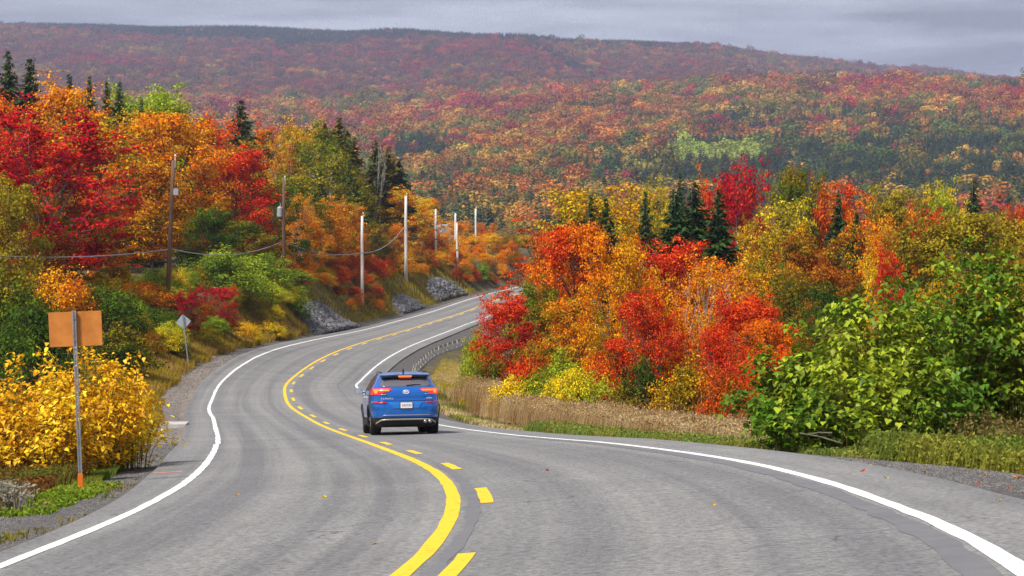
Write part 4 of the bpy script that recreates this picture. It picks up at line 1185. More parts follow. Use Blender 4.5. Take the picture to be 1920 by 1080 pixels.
rz = fr2.uniform(0, 6.28, n)

# the nearest of each kind are trees of their own; the rest is the wood as one mass
single = np.zeros(n, bool)
front = np.abs(pxs - 960) < 985
for kind_con in (True, False):
    idx = np.where((con == kind_con) & front)[0]
    vis = pys[idx] < np.interp(pxs[idx], [600, 760, 930, 1060, 1130, 1250, 1400, 1920], [330, 350, 440, 400, 375, 350, 345, 370]) + 16
    idx = idx[vis]
    idx = idx[np.argsort(Y_[idx])][:(240 if kind_con else 120)]
    single[idx] = True
names = list(FNAME.items())
for i in np.where(single)[0]:
    o = obj('spruce_tree' if con[i] else 'broadleaf_tree', far_me[pick[i]], None, (X_[i], Y_[i], zb[i]), (0, 0, rz[i]), sc3[i])
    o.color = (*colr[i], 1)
    cn_ = FNAME[min(FNAME, key=lambda c: sum((a - b) ** 2 for a, b in zip(c, colr[i])))] if not con[i] else 'dark green'
    kindn = 'spruce' if con[i] else 'broadleaf tree'
    sd = 'left' if pxs[i] < 960 else ('middle' if pxs[i] < 1400 else 'right')
    tag(o, f'small distant {cn_} {kindn} on the valley slope, {sd} of the picture', 'tree', f'{cn_} {kindn}s low on the valley slope, {sd}')

rest = ~single
me = bpy.data.meshes.new('hillside_forest')
Vr = np.stack([X_, Y_, zb], 1)[rest].astype(np.float32)
me.vertices.add(len(Vr)); me.vertices.foreach_set('co', Vr.ravel())
a = me.attributes.new('pick', 'INT', 'POINT'); a.data.foreach_set('value', pick[rest].astype(np.int32))
a = me.attributes.new('rotz', 'FLOAT', 'POINT'); a.data.foreach_set('value', rz[rest].astype(np.float32))
a = me.attributes.new('sc', 'FLOAT_VECTOR', 'POINT'); a.data.foreach_set('vector', sc3[rest].astype(np.float32).ravel())
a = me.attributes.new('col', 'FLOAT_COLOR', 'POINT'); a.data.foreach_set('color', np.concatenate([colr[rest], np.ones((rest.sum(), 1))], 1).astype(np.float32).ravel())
forest = tag(obj('hillside_forest', me), 'red orange and mauve autumn forest covering the distant hills', 'forest', kind='stuff')
forest.color = (0, 0, 0, 1)
ng = bpy.data.node_groups.new('forest_points', 'GeometryNodeTree')
ng.interface.new_socket('Geometry', in_out='INPUT', socket_type='NodeSocketGeometry')
ng.interface.new_socket('Geometry', in_out='OUTPUT', socket_type='NodeSocketGeometry')
gi = ng.nodes.new('NodeGroupInput'); go = ng.nodes.new('NodeGroupOutput')
ciN = ng.nodes.new('GeometryNodeCollectionInfo'); ciN.inputs['Collection'].default_value = fcol
ciN.inputs['Separate Children'].default_value = True; ciN.inputs['Reset Children'].default_value = True
ip = ng.nodes.new('GeometryNodeInstanceOnPoints'); ip.inputs['Pick Instance'].default_value = True


def nattr(nm, ty):
    q = ng.nodes.new('GeometryNodeInputNamedAttribute'); q.data_type = ty; q.inputs['Name'].default_value = nm; return q.outputs[0]


m2p = ng.nodes.new('GeometryNodeMeshToPoints')
cx = ng.nodes.new('ShaderNodeCombineXYZ')
nl_ = ng.links.new
nl_(gi.outputs[0], m2p.inputs[0]); nl_(m2p.outputs[0], ip.inputs['Points'])
nl_(ciN.outputs[0], ip.inputs['Instance']); nl_(nattr('pick', 'INT'), ip.inputs['Instance Index'])
nl_(nattr('rotz', 'FLOAT'), cx.inputs[2]); nl_(cx.outputs[0], ip.inputs['Rotation']); nl_(nattr('sc', 'FLOAT_VECTOR'), ip.inputs['Scale'])
nl_(ip.outputs[0], go.inputs[0])
mod = forest.modifiers.new('forest', 'NODES'); mod.node_group = ng

# ------------------------------------------------------------------ the blue car
M['paint'] = pmat('bluepaint', (0.006, 0.14, 0.55), .18, .45, .5, coat=.8)
M['glass'] = pmat('darkglass', (0.11, 0.11, 0.125), .1, 0, .8)
M['gloss'] = pmat('glossblack', (0.006, 0.006, 0.008), .18, 0, .5)
M['clad'] = pmat('cladding', (0.016, 0.015, 0.015), .6)
M['silver'] = pmat('satinsilver', (0.36, 0.345, 0.325), .36, .6)
M['chrome'] = pmat('chrome', (0.86, 0.86, 0.87), .3, .35)
M['tyre'] = noisy('tyre', (0.012, 0.012, 0.012), (0.022, 0.022, 0.022), 30)
M['lampred'] = pmat('lampred', (0.55, 0.01, 0.006), .2, 0, .5, (1, .03, .01), .22)
M['lamphot'] = pmat('lampglow', (0.9, 0.15, 0.02), .2, 0, .5, (1, .13, .02), .6)
M['reflector'] = pmat('reflector', (0.5, 0.012, 0.02), .2, 0, .6)
M['plate'] = noisy('plate', (0.62, 0.66, 0.68), (0.8, 0.8, 0.8), 18)
M['plateink'] = pmat('plateink', (0.35, 0.09, 0.10), .6)
M['plateblue'] = pmat('plateblue', (0.12, 0.32, 0.42), .6)
M['interior'] = pmat('interior', (0.02, 0.02, 0.02), .8)

# horizontal slices: z, rear y, front y, half width, squareness
SL = np.array([
    (.20, -1.95, 2.00, .80, 6), (.26, -2.08, 2.12, .86, 6), (.36, -2.19, 2.19, .895, 6), (.50, -2.245, 2.22, .915, 6), (.62, -2.25, 2.22, .92, 6.5), (.74, -2.25, 2.20, .925, 6.5),
    (.84, -2.235, 2.17, .925, 6.5), (.885, -2.20, 2.12, .92, 6.5), (.93, -2.19, 2.02, .918, 6.5), (1.02, -2.195, 1.55, .912, 6), (1.09, -2.185, 1.18, .902, 6), (1.16, -2.16, 1.05, .885, 6),
    (1.22, -2.12, .95, .862, 6), (1.27, -2.07, .87, .84, 6), (1.36, -1.98, .74, .79, 5.5), (1.46, -1.87, .58, .735, 5.5), (1.54, -1.76, .43, .685, 5), (1.595, -1.62, .25, .62, 4.5), (1.63, -1.40, 0.0, .50, 4), (1.65, -1.0, -.35, .25, 3)])


def slice_at(z):
    return [np.interp(z, SL[:, 0], SL[:, c]) for c in (1, 2, 3, 4)]


def rear_y(x, z):
    yr, yf, w, n = slice_at(z)
    yc = (yr + yf) / 2; L_ = (yf - yr) / 2
    return yc - L_ * np.maximum(1 - (np.abs(x) / w) ** n, 0) ** (1 / n)


def side_x(y, z):
    yr, yf, w, n = slice_at(z)
    yc = (yr + yf) / 2; L_ = (yf - yr) / 2
    return w * np.maximum(1 - (np.abs(y - yc) / L_) ** n, 0) ** (1 / n)


car_s = 62.2
cpos = road(np.array([car_s]), 1.34)[0]
cz = float(np.interp(car_s, S, RZ))
chd = float(np.interp(car_s, S, HD))
car = thing('car', 'blue compact SUV with brake lights on, driving away around the bend', 'car', (cpos[0], cpos[1], cpos[2]), -chd)
car.rotation_euler = (math.atan(np.interp(car_s, np.linspace(8, 290, 26), KG)), math.atan(-np.interp(car_s, S, RB)), -chd)
car.rotation_mode = 'ZYX'
NSEG = 72
th = np.linspace(0, 2 * np.pi, NSEG, endpoint=False)
zz_ = np.unique(np.concatenate([SL[:, 0], np.linspace(.2, 1.62, 40)]))
V = []
for z_ in zz_:
    yr, yf, w, n = slice_at(z_)
    c_, s_ = np.cos(th), np.sin(th)
    rr = 1 / ((np.abs(c_) ** n + np.abs(s_) ** n) ** (1 / n))
    V.append(np.stack([w * c_ * rr, (yr + yf) / 2 + (yf - yr) / 2 * s_ * rr, np.full(NSEG, z_)], 1))
V = np.concatenate(V + [np.array([[0, -.65, 1.655], [0, 0, .19]])])
nz_ = len(zz_)
ii = (np.arange(nz_ - 1)[:, None] * NSEG + np.arange(NSEG)[None]).ravel()
jj = (np.arange(nz_ - 1)[:, None] * NSEG + (np.arange(NSEG)[None] + 1) % NSEG).ravel()
Q = np.stack([ii, jj, jj + NSEG, ii + NSEG], 1)
a_ = np.arange(NSEG); b_ = (a_ + 1) % NSEG
T3 = np.concatenate([np.stack([a_ + (nz_ - 1) * NSEG, b_ + (nz_ - 1) * NSEG, np.full(NSEG, len(V) - 2)], 1), np.stack([b_, a_, np.full(NSEG, len(V) - 1)], 1)])
midz = np.concatenate([V[Q].mean(1)[:, 2], V[T3].mean(1)[:, 2]])
midx_ = np.where(midz < .465, 1, 0)
me = mesh_np('body', V, [Q, T3], [M['paint'], M['clad']], smooth=True, midx=midx_)
body = obj('body', me)
cut = MB()
for wy in (-1.335, 1.335):
    for sx in (-1, 1):
        cut.tube([(sx * .62, wy, .36), (sx * 1.2, wy, .36)], .40, 28)
co_ = cut.build('cutter', None)
bm_ = body.modifiers.new('arch', 'BOOLEAN'); bm_.object = co_; bm_.operation = 'DIFFERENCE'; bm_.solver = 'EXACT'
dg = bpy.context.evaluated_depsgraph_get(); dg.update()
me2 = bpy.data.meshes.new_from_object(body.evaluated_get(dg))
body.modifiers.clear(); body.data = me2; me2.name = 'body'
bpy.data.objects.remove(co_)
body.parent = car


def rear_patch(name, mat, zs, x0s, x1s, off=.006, n=14, parent=None, yfun=None):
    """pane or lamp that follows the tail: rows at heights zs between x0s and x1s"""
    zs = np.asarray(zs, float)
    V = []
    for z_, a, b in zip(zs, x0s, x1s):
        x = np.linspace(a, b, n)
        y = (yfun or rear_y)(x, z_) - off
        V.append(np.stack([x, y, np.full(n, z_)], 1))
    V = np.concatenate(V); m = len(zs)
    i = (np.arange(m - 1)[:, None] * n + np.arange(n - 1)[None]).ravel()
    o = obj(name, mesh_np(name, V, np.stack([i, i + 1, i + n + 1, i + n], 1), [mat], smooth=True), parent or car)
    so = o.modifiers.new('thick', 'SOLIDIFY'); so.thickness = .012; so.offset = -1
    return o


zr_ = np.linspace(1.25, 1.49, 9)
rw = rear_patch('rear_window', M['glass'], zr_, -np.interp(zr_, [1.25, 1.29, 1.49], [.60, .68, .61]), np.interp(zr_, [1.25, 1.29, 1.49], [.60, .68, .61]))
w_ = MB(); w_.tube([(.02, rear_y(.02, 1.27) - .02, 1.275), (.2, rear_y(.2, 1.29) - .022, 1.297), (.40, rear_y(.4, 1.30) - .02, 1.298)], [.016, .014, .008], 6); w_.build('wiper', M['gloss'], rw)
# spoiler and its lamp
sp_ = MB()
xs = np.linspace(-.64, .64, 17)
V = []
for x in xs:
    e = 1 - (abs(x) / .66) ** 6
    ye = -2.0 + .10 * (abs(x) / .64) ** 3
    V += [(x, -1.60, 1.60), (x, ye, 1.565 - .012 * (abs(x) / .64) ** 2), (x, ye + .015, 1.535 - .02 * (abs(x) / .64) ** 2), (x, -1.72, 1.50)]
P_ = []
for k in range(16):
    for j in range(3):
        P_.append((k * 4 + j, k * 4 + j + 1, (k + 1) * 4 + j + 1, (k + 1) * 4 + j))
sp_.add(V, P_ + [(0, 3, 2, 1), (64, 65, 66, 67)])
sp_.build('spoiler', M['paint'], car)
u_ = MB(); u_.box((0, -1.90, 1.505), (1.20, .10, .03)); u_.build('spoiler_underside', M['gloss'], car)
bl = MB(); bl.box((0, -1.955, 1.522), (.35, .025, .038)); bl.build('brake_light', M['lamphot'], car)
bl = MB(); bl.box((0, -1.952, 1.488), (.31, .02, .028)); bl.build('brake_light', M['lampred'], car)
for sx in (-1, 1):
    zs_ = np.linspace(1.055, 1.205, 9)
    inn = np.interp(zs_, [1.055, 1.10, 1.13, 1.17, 1.205], [.66, .60, .44, .37, .40]); outx = np.interp(zs_, [1.055, 1.205], [.893, .862]) - .006
    tl = rear_patch('tail_light', M['lampred'], zs_, sx * inn, sx * outx, .01, 16)
    zs_ = np.linspace(1.14, 1.18, 4)
    rear_patch('light_bar', M['lamphot'], zs_, sx * np.full(4, .43), sx * np.full(4, .82), .017, 14, tl)
    zs_ = np.linspace(1.08, 1.135, 4)
    rear_patch('light_bar', M['lamphot'], zs_, sx * np.full(4, .73), sx * np.full(4, .80), .017, 6, tl)
    zs_ = np.linspace(1.045, 1.062, 3)
    rear_patch('lamp_trim', M['silver'], zs_, sx * np.full(3, .49), sx * np.full(3, .66), .012, 6, tl)
    zs_ = np.linspace(.825, .862, 3)
    rear_patch('reflector', M['reflector'], zs_, sx * np.full(3, .515), sx * np.full(3, .84), .012, 12)
# emblem: oval ring with a slanted H
em_o = MB()
tt = np.linspace(0, 2 * np.pi, 25)
ye = rear_y(np.array([0.]), 1.11)[0] - .014
em_o.tube(np.stack([.08 * np.cos(tt), np.full(25, ye), 1.11 + .045 * np.sin(tt)], 1), .011, 6, cap=False)
for x0 in (-.03, .03):
    em_o.tube([(x0 - .018, ye, 1.075), (x0 + .018, ye, 1.145)], .011, 6)
em_o.tube([(-.03, ye, 1.105), (.03, ye, 1.115)], .010, 6)
em_o.build('emblem', M['chrome'], car, smooth=True)
for nm, x0, x1 in (('badge', -.66, -.33), ('badge', .52, .68)):
    g_ = MB()
    nlet = 6 if x0 < 0 else 4
    for k in range(nlet):
        xx = x0 + (x1 - x0) * (k + .5) / nlet
        yy = rear_y(np.array([xx]), .945)[0] - .008
        hgt = .034 if x0 < 0 else .022
        g_.box((xx - .010, yy, .945), (.008, .01, hgt)); g_.box((xx + .010, yy, .945), (.008, .01, hgt)); g_.box((xx, yy, .945 + hgt / 2 * (-1) ** k), (.026, .009, .007))
    g_.build(nm, M['chrome'], car)
# tailgate edge, plate recess, plate
zs_ = np.linspace(.872, .886, 3); rear_patch('tailgate_gap', M['gloss'], zs_, np.full(3, -.72), np.full(3, .72), .004, 20)
zs_ = np.linspace(.665, .86, 6); xr_ = np.interp(zs_, [.665, .86], [.34, .44])
M['paint2'] = pmat('bluepaintflat', (0.012, 0.19, 0.62), .2, .35, .5, coat=.8)
rear_patch('plate_recess', M['paint2'], zs_, -xr_, xr_, .004, 16)
yp = rear_y(np.array([0.]), .75)[0]
pl = MB(); pl.box((0, yp - .02, .765), (.335, .014, .17)); pl.build('plate_frame', M['gloss'], car)
pl = MB(); pl.box((0, yp - .03, .767), (.305, .01, .148)); pl = pl.build('licence_plate', M['plate'], car)
for k in range(6):
    q = MB(); xx = -.105 + .042 * k
    q.box((xx, yp - .036, .768), (.008, .004, .06)); q.box((xx + .018, yp - .036, .768), (.007, .004, .06)); q.box((xx + .009, yp - .036, .768 + (.026 if k % 2 else -.026)), (.022, .0035, .008))
    q.build('plate_mark', M['plateink'] if k not in (2, 3) else M['plateblue'], pl)
# lower trim and skid plate
zs_ = np.linspace(.498, .522, 3); rear_patch('trim_strip', M['silver'], zs_, np.full(3, -.62), np.full(3, .62), .012, 20)
V = []
xs = np.linspace(-.78, .78, 25)
for x in xs:
    t_ = abs(x) / .78
    zt = .425 - .02 * t_ ** 4 - .075 * max(0, (t_ - .82) / .18); zb = zt - .045
    y_ = rear_y(np.array([x]), .38)[0] - .03
    V += [(x, y_, zt), (x, y_ - .012, (zt + zb) / 2), (x, y_, zb), (x, y_ + .05, zb), (x, y_ + .05, zt)]
sk = MB(); sk.add(V, [(k * 5 + j, k * 5 + (j + 1) % 5, (k + 1) * 5 + (j + 1) % 5, (k + 1) * 5 + j) for k in range(24) for j in range(5)]); sk.build('skid_plate', M['silver'], car, smooth=True)
ex = MB(); ex.box((-.02, -2.06, .335), (.78, .1, .09)); ex.build('muffler', M['greymetal'], car)
for x in (.49, .61):
    ex = MB(); ex.tube([(x, -2.05, .345), (x, -2.225, .345)], [.05, .052], 14, cap=False); ex.tube([(x, -2.222, .345), (x, -2.2, .345)], [.045, .045], 14)
    ex.build('exhaust_tip', M['silver'], car, smooth=True)
# wheels
for wy in (-1.335, 1.335):
    for sx in (-1, 1):
        w_ = MB()
        prof = [(.60, .25), (.62, .335), (.66, .358), (.76, .36), (.85, .358), (.885, .335), (.89, .25)]
        a = np.linspace(0, 2 * np.pi, 36, endpoint=False)
        V = [(sx * px_, wy + r_ * math.cos(t), .36 + r_ * math.sin(t)) for px_, r_ in prof for t in a]
        w_.add(V, [(i * 36 + j, i * 36 + (j + 1) % 36, (i + 1) * 36 + (j + 1) % 36, (i + 1) * 36 + j) for i in range(6) for j in range(36)])
        wh = w_.build('wheel', M['tyre'], car, True)
        rm = MB()
        rm.tube([(sx * .62, wy, .36), (sx * .86, wy, .36)], [.245, .245], 28)
        rm.build('rim_barrel', M['interior'], wh)
        for k in range(5):
            t = k * 2 * math.pi / 5 + .3
            r2 = MB(); r2.box((sx * .872, wy + .13 * math.cos(t), .36 + .13 * math.sin(t)), (.02, .24, .05), rot=Matrix.Rotation(t, 3, 'X').to_quaternion()); r2.build('spoke', M['silver'], wh)
# side glass, roof rails, mirrors, handles, sills
for sx in (-1, 1):
    for (ya, yb) in ((-1.62, -1.05), (-.98, -.12), (-.05, .62)):
        V = []; zs_ = np.linspace(1.17, 1.50, 6)
        for z_ in zs_:
            y1 = min(yb, slice_at(z_)[1] - .22); y0 = max(ya, slice_at(z_)[0] + .38)
            yy = np.linspace(y0, y1, 8); V.append(np.stack([sx * (side_x(yy, z_) + .004), yy, np.full(8, z_)], 1))
        V = np.concatenate(V); i = (np.arange(5)[:, None] * 8 + np.arange(7)[None]).ravel()
        obj('side_window', mesh_np('side_window', V, np.stack([i, i + 1, i + 9, i + 8], 1), [M['glass']], smooth=True), car)
    rl = MB(); yy = np.linspace(-1.55, .15, 12); zt = 1.60 + .042 * np.minimum(1, np.minimum((yy + 1.55) / .15, (.15 - yy) / .15)); rl.tube(np.stack([np.full(12, sx * .585), yy, zt], 1), .016, 8); rl.build('roof_rail', M['gloss'], car, True)
    mi = MB()
    tt = np.linspace(0, 2 * np.pi, 16, endpoint=False)
    V = []
    for yo, s_ in ((-.06, .92), (-.02, 1.0), (.05, .9), (.10, .5)):
        V += [(sx * (1.035 + .115 * s_ * np.sign(np.cos(t)) * abs(np.cos(t)) ** .7), .72 + yo, 1.16 + .078 * s_ * np.sign(np.sin(t)) * abs(np.sin(t)) ** .7) for t in tt]
    mi.add(V, [(i * 16 + j, i * 16 + (j + 1) % 16, (i + 1) * 16 + (j + 1) % 16, (i + 1) * 16 + j) for i in range(3) for j in range(16)] + [tuple(48 + j for j in range(16))])
    mi.box((sx * .9, .75, 1.11), (.12, .06, .04))
    mo = mi.build('wing_mirror', M['paint'], car, True)
    mg = MB(); mg.add([(sx * (1.035 + .105 * np.sign(np.cos(t)) * abs(np.cos(t)) ** .7), .655, 1.16 + .07 * np.sign(np.sin(t)) * abs(np.sin(t)) ** .7) for t in tt], [tuple(range(16))])
    mg.build('mirror_glass', pmat('mirrorglass', (.62, .72, .74), .05, .9), mo)
    for y_ in (-.75, .2):
        hd = MB(); hd.box((sx * (side_x(np.array([y_]), .99)[0] + .012), y_, .99), (.03, .2, .03)); hd.build('door_handle', M['chrome'], car)
    si = MB(); si.box((sx * .905, 0, .34), (.05, 1.75, .16)); si.build('side_sill', M['clad'], car)
    for wy in (-1.335, 1.335):
        ar = MB(); t = np.linspace(-.12, math.pi + .12, 18)
        yy = wy + .425 * np.cos(t); zz2 = .36 + .425 * np.sin(t)
        ar.tube(np.stack([sx * (np.array([side_x(np.array([y]), z)[0] for y, z in zip(yy, zz2)]) - .005), yy, zz2], 1), .032, 6); ar.build('wheel_arch', M['clad'], car, True)
fn = MB(); fn.add([(-.02, -1.45, 1.63), (.02, -1.45, 1.63), (.02, -1.28, 1.64), (-.02, -1.28, 1.64), (-.006, -1.47, 1.725), (.006, -1.47, 1.725), (.006, -1.42, 1.725), (-.006, -1.42, 1.725)],
                  [(0, 1, 5, 4), (1, 2, 6, 5), (2, 3, 7, 6), (3, 0, 4, 7), (4, 5, 6, 7)]); fn.build('antenna_fin', M['gloss'], car)

# ------------------------------------------------------------------ signs


def perforated_post(parent, h, w, mat, holes=True, name='post'):
    """square tube post with punched holes (short gaps between rungs on the two wide faces)"""
    b = MB(); t_ = .006
    if not holes:
        b.box((0, 0, h / 2 - .2), (w, w, h + .4)); return b.build(name, mat, parent)
    for sx in (-1, 1):
        for sy in (-1, 1):
            b.box((sx * (w / 2 - .007), sy * (w / 2 - .003), h / 2 - .2), (.014, .006, h + .4))
        b.box((sx * (w / 2 - .003), 0, h / 2 - .2), (.0058, w - .013, h + .4))
    z_ = -.1
    while z_ < h:
        for sy in (-1, 1):
            b.box((0, sy * (w / 2 - .0035), z_), (w - .026, .005, .014))
        z_ += .03
    return b.build(name, mat, parent)


p0 = G(152, 34.0)
hs_ = EYE + (540 - 582) * 34.0 / F - p0.z
sg = thing('road_sign', 'back of a rectangular orange board on a perforated galvanised post, left roadside', 'sign', p0, R(3))
sg.rotation_euler = (0, R(-2.2), R(3))
perforated_post(sg, hs_, .055, M['galv'])
bz = hs_ - .27
bd = MB(); bd.box((.005, .045, bz), (.77, .022, .51)); bd.build('board', M['orangeboard'], sg)
for dz_ in (-.16, .16):
    q = MB(); q.tube([(0, -.045, bz + dz_), (0, .05, bz + dz_)], .012, 6); q.build('bolt', M['galv'], sg)
q = MB(); q.box((0, -.001, .16), (.072, .072, .24)); q.build('orange_sleeve', pmat('orangesleeve', (.75, .17, .015), .5), sg)

p0 = G(354, 132.0)
hs_ = EYE + (540 - 589) * 132.0 / F - p0.z
sg = thing('road_sign', 'grey back of a small diamond sign on a leaning post beside the bend', 'sign', p0, 0)
sg.rotation_euler = (0, R(-6.5), R(10))
perforated_post(sg, hs_, .07, M['galv'], False)
q = MB(); q.box((0, .06, hs_ - .42), (.62, .012, .62), rot=Matrix.Rotation(R(45), 3, 'Y').to_quaternion()); q.build('plate', M['signback'], sg)

# ------------------------------------------------------------------ poles and their cables


def utility_pole(px, py, Z, label, pale_, base_py=None, h_extra=0.0, kit=(), r=.14, lean=0.0):
    g = G(px, Z)
    top = EYE + (540 - py) * Z / F
    H = top - g.z
    o = thing('utility_pole', label, 'pole', g, 0)
    o.rotation_euler = (0, R(lean), 0)
    m = M['polepale'] if pale_ else M['polewood']
    b = MB(); b.tube([(0, 0, -.6), (0.02, 0, H * .35), (-.01, 0, H * .7), (0, 0, H)], [r, r * .93, r * .83, r * .72], 12); b.build('shaft', m, o, True)
    for kd in kit:
        if kd == 'cap':
            q = MB(); q.tube([(.11, -.02, H - .5), (.11, -.02, H + .25)], .035, 6); q.tube([(.11, -.02, H + .25), (.11, -.02, H + .38)], [.08, .05], 8); q.build('insulator', M['polepale'], o)
        if kd == 'box':
            q = MB(); q.box((.26, -.12, H * .79), (.3, .26, .42)); q.box((.13, -.1, H * .79), (.1, .06, .1)); q.build('equipment_box', M['greymetal'], o)
        if kd == 'transformer':
            q = MB(); q.tube([(-.34, -.06, H * .70 - .45), (-.34, -.06, H * .70 + .3), (-.34, -.06, H * .70 + .42)], [.24, .24, .12], 16); q.box((-.12, -.03, H * .70), (.2, .08, .12))
            q.tube([(-.30, -.06, H * .70 + .4), (-.28, -.06, H * .70 + .72)], .04, 6); tr = q.build('transformer', M['greymetal'], o)
        if kd == 'arm':
            q = MB(); q.box((0, -.08, H - .5), (1.6, .1, .12)); q.build('crossarm', m, o)
            for xx in (-.7, 0.6):
                q = MB(); q.tube([(xx, -.08, H - .44), (xx, -.08, H - .2)], [.04, .06], 8); q.build('insulator', M['polepale'], o)
        if kd == 'strap':
            q = MB(); q.tube([(0, 0, H * .42), (0, 0, H * .42 + .12)], r * 1.0, 12); q.build('strap', M['black'], o)
    return o


utility_pole(313, 300, 147, 'tall brown wooden pole with a small box, left of the road', False, kit=('cap', 'box'), r=.16, lean=2.5)
utility_pole(532, 338, 199, 'brown wooden pole carrying a grey transformer', False, kit=('cap', 'transformer'), r=.17)
utility_pole(679, 405, 232, 'first white pole after the brown ones along the road', True, kit=('cap',), r=.17)
utility_pole(761, 368, 266, 'tallest white pole, second after the brown ones', True, kit=('cap',), r=.2)
utility_pole(817, 392, 297, 'slim white pole with a dark top, third after the brown ones', True, kit=('strap',), r=.16)
utility_pole(854, 400, 325, 'left one of the close pair of white poles', True, r=.18)
utility_pole(858, 418, 292, 'right one of the close pair of white poles, nearer and leaning', True, kit=('strap',), r=.15, lean=-1)
utility_pole(892, 392, 345, 'farthest white pole near the far bend', True, kit=('cap',), r=.17)


def cable(a, b, sag, r, label):
    a = np.array(a); b = np.array(b); t = np.linspace(0, 1, 26)[:, None]
    p = a * (1 - t) + b * t; p[:, 2] -= (sag * 4 * t * (1 - t))[:, 0]
    q = MB(); q.tube(p, r, 6); return tag(q.build('overhead_cable', M['wire'], None, True), label, 'cable')


A0 = P(-260, 452, 112); A1 = P(321, 467, 149.8); A2 = P(531, 452, 204.8); A3 = P(679, 474, 231.8); A4 = P(762, 420, 267.8)
cable(A0, A1, .65, .035, 'thick grey cable sagging from the left edge to the tall brown pole')
cable(A1, A2, .75, .035, 'thick grey cable sagging between the two brown poles')
cable(A2, A3, .6, .035, 'grey cable from the transformer pole to the first white pole')
cable(A3, A4, .9, .04, 'grey cable rising from the first white pole to the tallest one')

# ------------------------------------------------------------------ guardrail on the inside of the bend
M['railwood'] = noisy('railwood', (0.22, 0.21, 0.19), (0.5, 0.49, 0.46), 3)
grl = thing('guardrail', 'pale weathered guardrail along the inside of the bend behind the car', 'guardrail', (0, 0, 0))
ss = np.linspace(134, 186, 20)
oo = np.interp(ss, [134, 150, 170, 186], [6.6, 6.2, 6.2, 6.8])
gp = road(ss, oo); gp[:, 2] = ground(gp[:, 0], gp[:, 1])
grl.location = tuple(gp[0])
org = gp[0].copy()
for k, p_ in enumerate(gp):
    q = MB(); q.box(tuple(p_ - org + np.array([0, 0, .2])), (.10, .10, .8)); q.build('post', M['railwood'], grl)
for dz_, hh in ((.48, .15),):
    V = []
    for p_ in gp - org:
        V += [(p_[0] - .11, p_[1], p_[2] + dz_ - hh / 2), (p_[0] - .15, p_[1], p_[2] + dz_ - hh / 4), (p_[0] - .11, p_[1], p_[2] + dz_), (p_[0] - .15, p_[1], p_[2] + dz_ + hh / 4), (p_[0] - .11, p_[1], p_[2] + dz_ + hh / 2), (p_[0] - .085, p_[1], p_[2] + dz_)]
    q = MB(); q.add(V, [(k * 6 + j, k * 6 + (j + 1) % 6, (k + 1) * 6 + (j + 1) % 6, (k + 1) * 6 + j) for k in range(19) for j in range(6)]); q.build('rail', M['railwood'], grl)

# ------------------------------------------------------------------ stone piles on the left bank


def rocks(name, label, yr_, dr_, n, size, seed, rise=0.5):
    r = np.random.default_rng(seed)
    o = thing(name, label, 'stones')
    y = r.uniform(*yr_, n); f = r.uniform(0, 1, n)
    mid = (yr_[0] + yr_[1]) / 2; hw = (yr_[1] - yr_[0]) / 2
    env = np.sqrt(np.clip(1 - ((y - mid) / hw) ** 2, 0, 1))
    d = dr_[0] + (dr_[1] - dr_[0]) * f * (.35 + .65 * env)
    x = np.interp(y, RY, RX) - 4.5 - d
    z = ground(x, y) + rise * env * np.sin(np.pi * np.clip(f * .8 + .1, 0, 1)) + r.uniform(-.05, .12, n)
    ico = np.array([(0, 0, 1), (.89, 0, .45), (.28, .85, .45), (-.72, .53, .45), (-.72, -.53, .45), (.28, -.85, .45), (.72, .53, -.45), (-.28, .85, -.45), (-.89, 0, -.45), (-.28, -.85, -.45), (.72, -.53, -.45), (0, 0, -1)])
    fc = np.array([(0, 1, 2), (0, 2, 3), (0, 3, 4), (0, 4, 5), (0, 5, 1), (1, 6, 2), (2, 7, 3), (3, 8, 4), (4, 9, 5), (5, 10, 1), (6, 7, 2), (7, 8, 3), (8, 9, 4), (9, 10, 5), (10, 6, 1), (11, 7, 6), (11, 8, 7), (11, 9, 8), (11, 10, 9), (11, 6, 10)])
    V = ico[None] * (1 + r.uniform(-.35, .3, (n, 12, 1))) * (size * r.uniform(.5, 1.5, (n, 1, 1))) * r.uniform(.55, 1.2, (n, 1, 3))
    a = r.uniform(0, 6.28, n); ca, sa = np.cos(a)[:, None], np.sin(a)[:, None]
    V = np.stack([V[..., 0] * ca - V[..., 1] * sa, V[..., 0] * sa + V[..., 1] * ca, V[..., 2]], -1)
    c0 = np.array([x.mean(), y.mean(), z.mean()])
    V = V + np.stack([x, y, z], 1)[:, None] - c0
    o.location = c0
    Fc = (fc[None] + (np.arange(n) * 12)[:, None, None]).reshape(-1, 3)
    q = obj('stones', mesh_np('stones', V.reshape(-1, 3), Fc, [M['rock']]), o); q['kind'] = 'stuff'
    return o


rocks('stone_pile', 'heap of grey broken stone on the bank by the left road edge, nearest', (191, 212), (.9, 3.7), 1800, .22, 1, .7)
rocks('stone_pile', 'low grey stone heap on the left bank, second of three along the road', (247, 262), (1.5, 3.2), 800, .22, 2, .6)
rocks('stone_pile', 'grey stone heap on the left bank, farthest of three along the road', (271, 286), (1.7, 3.9), 900, .23, 3, .8)

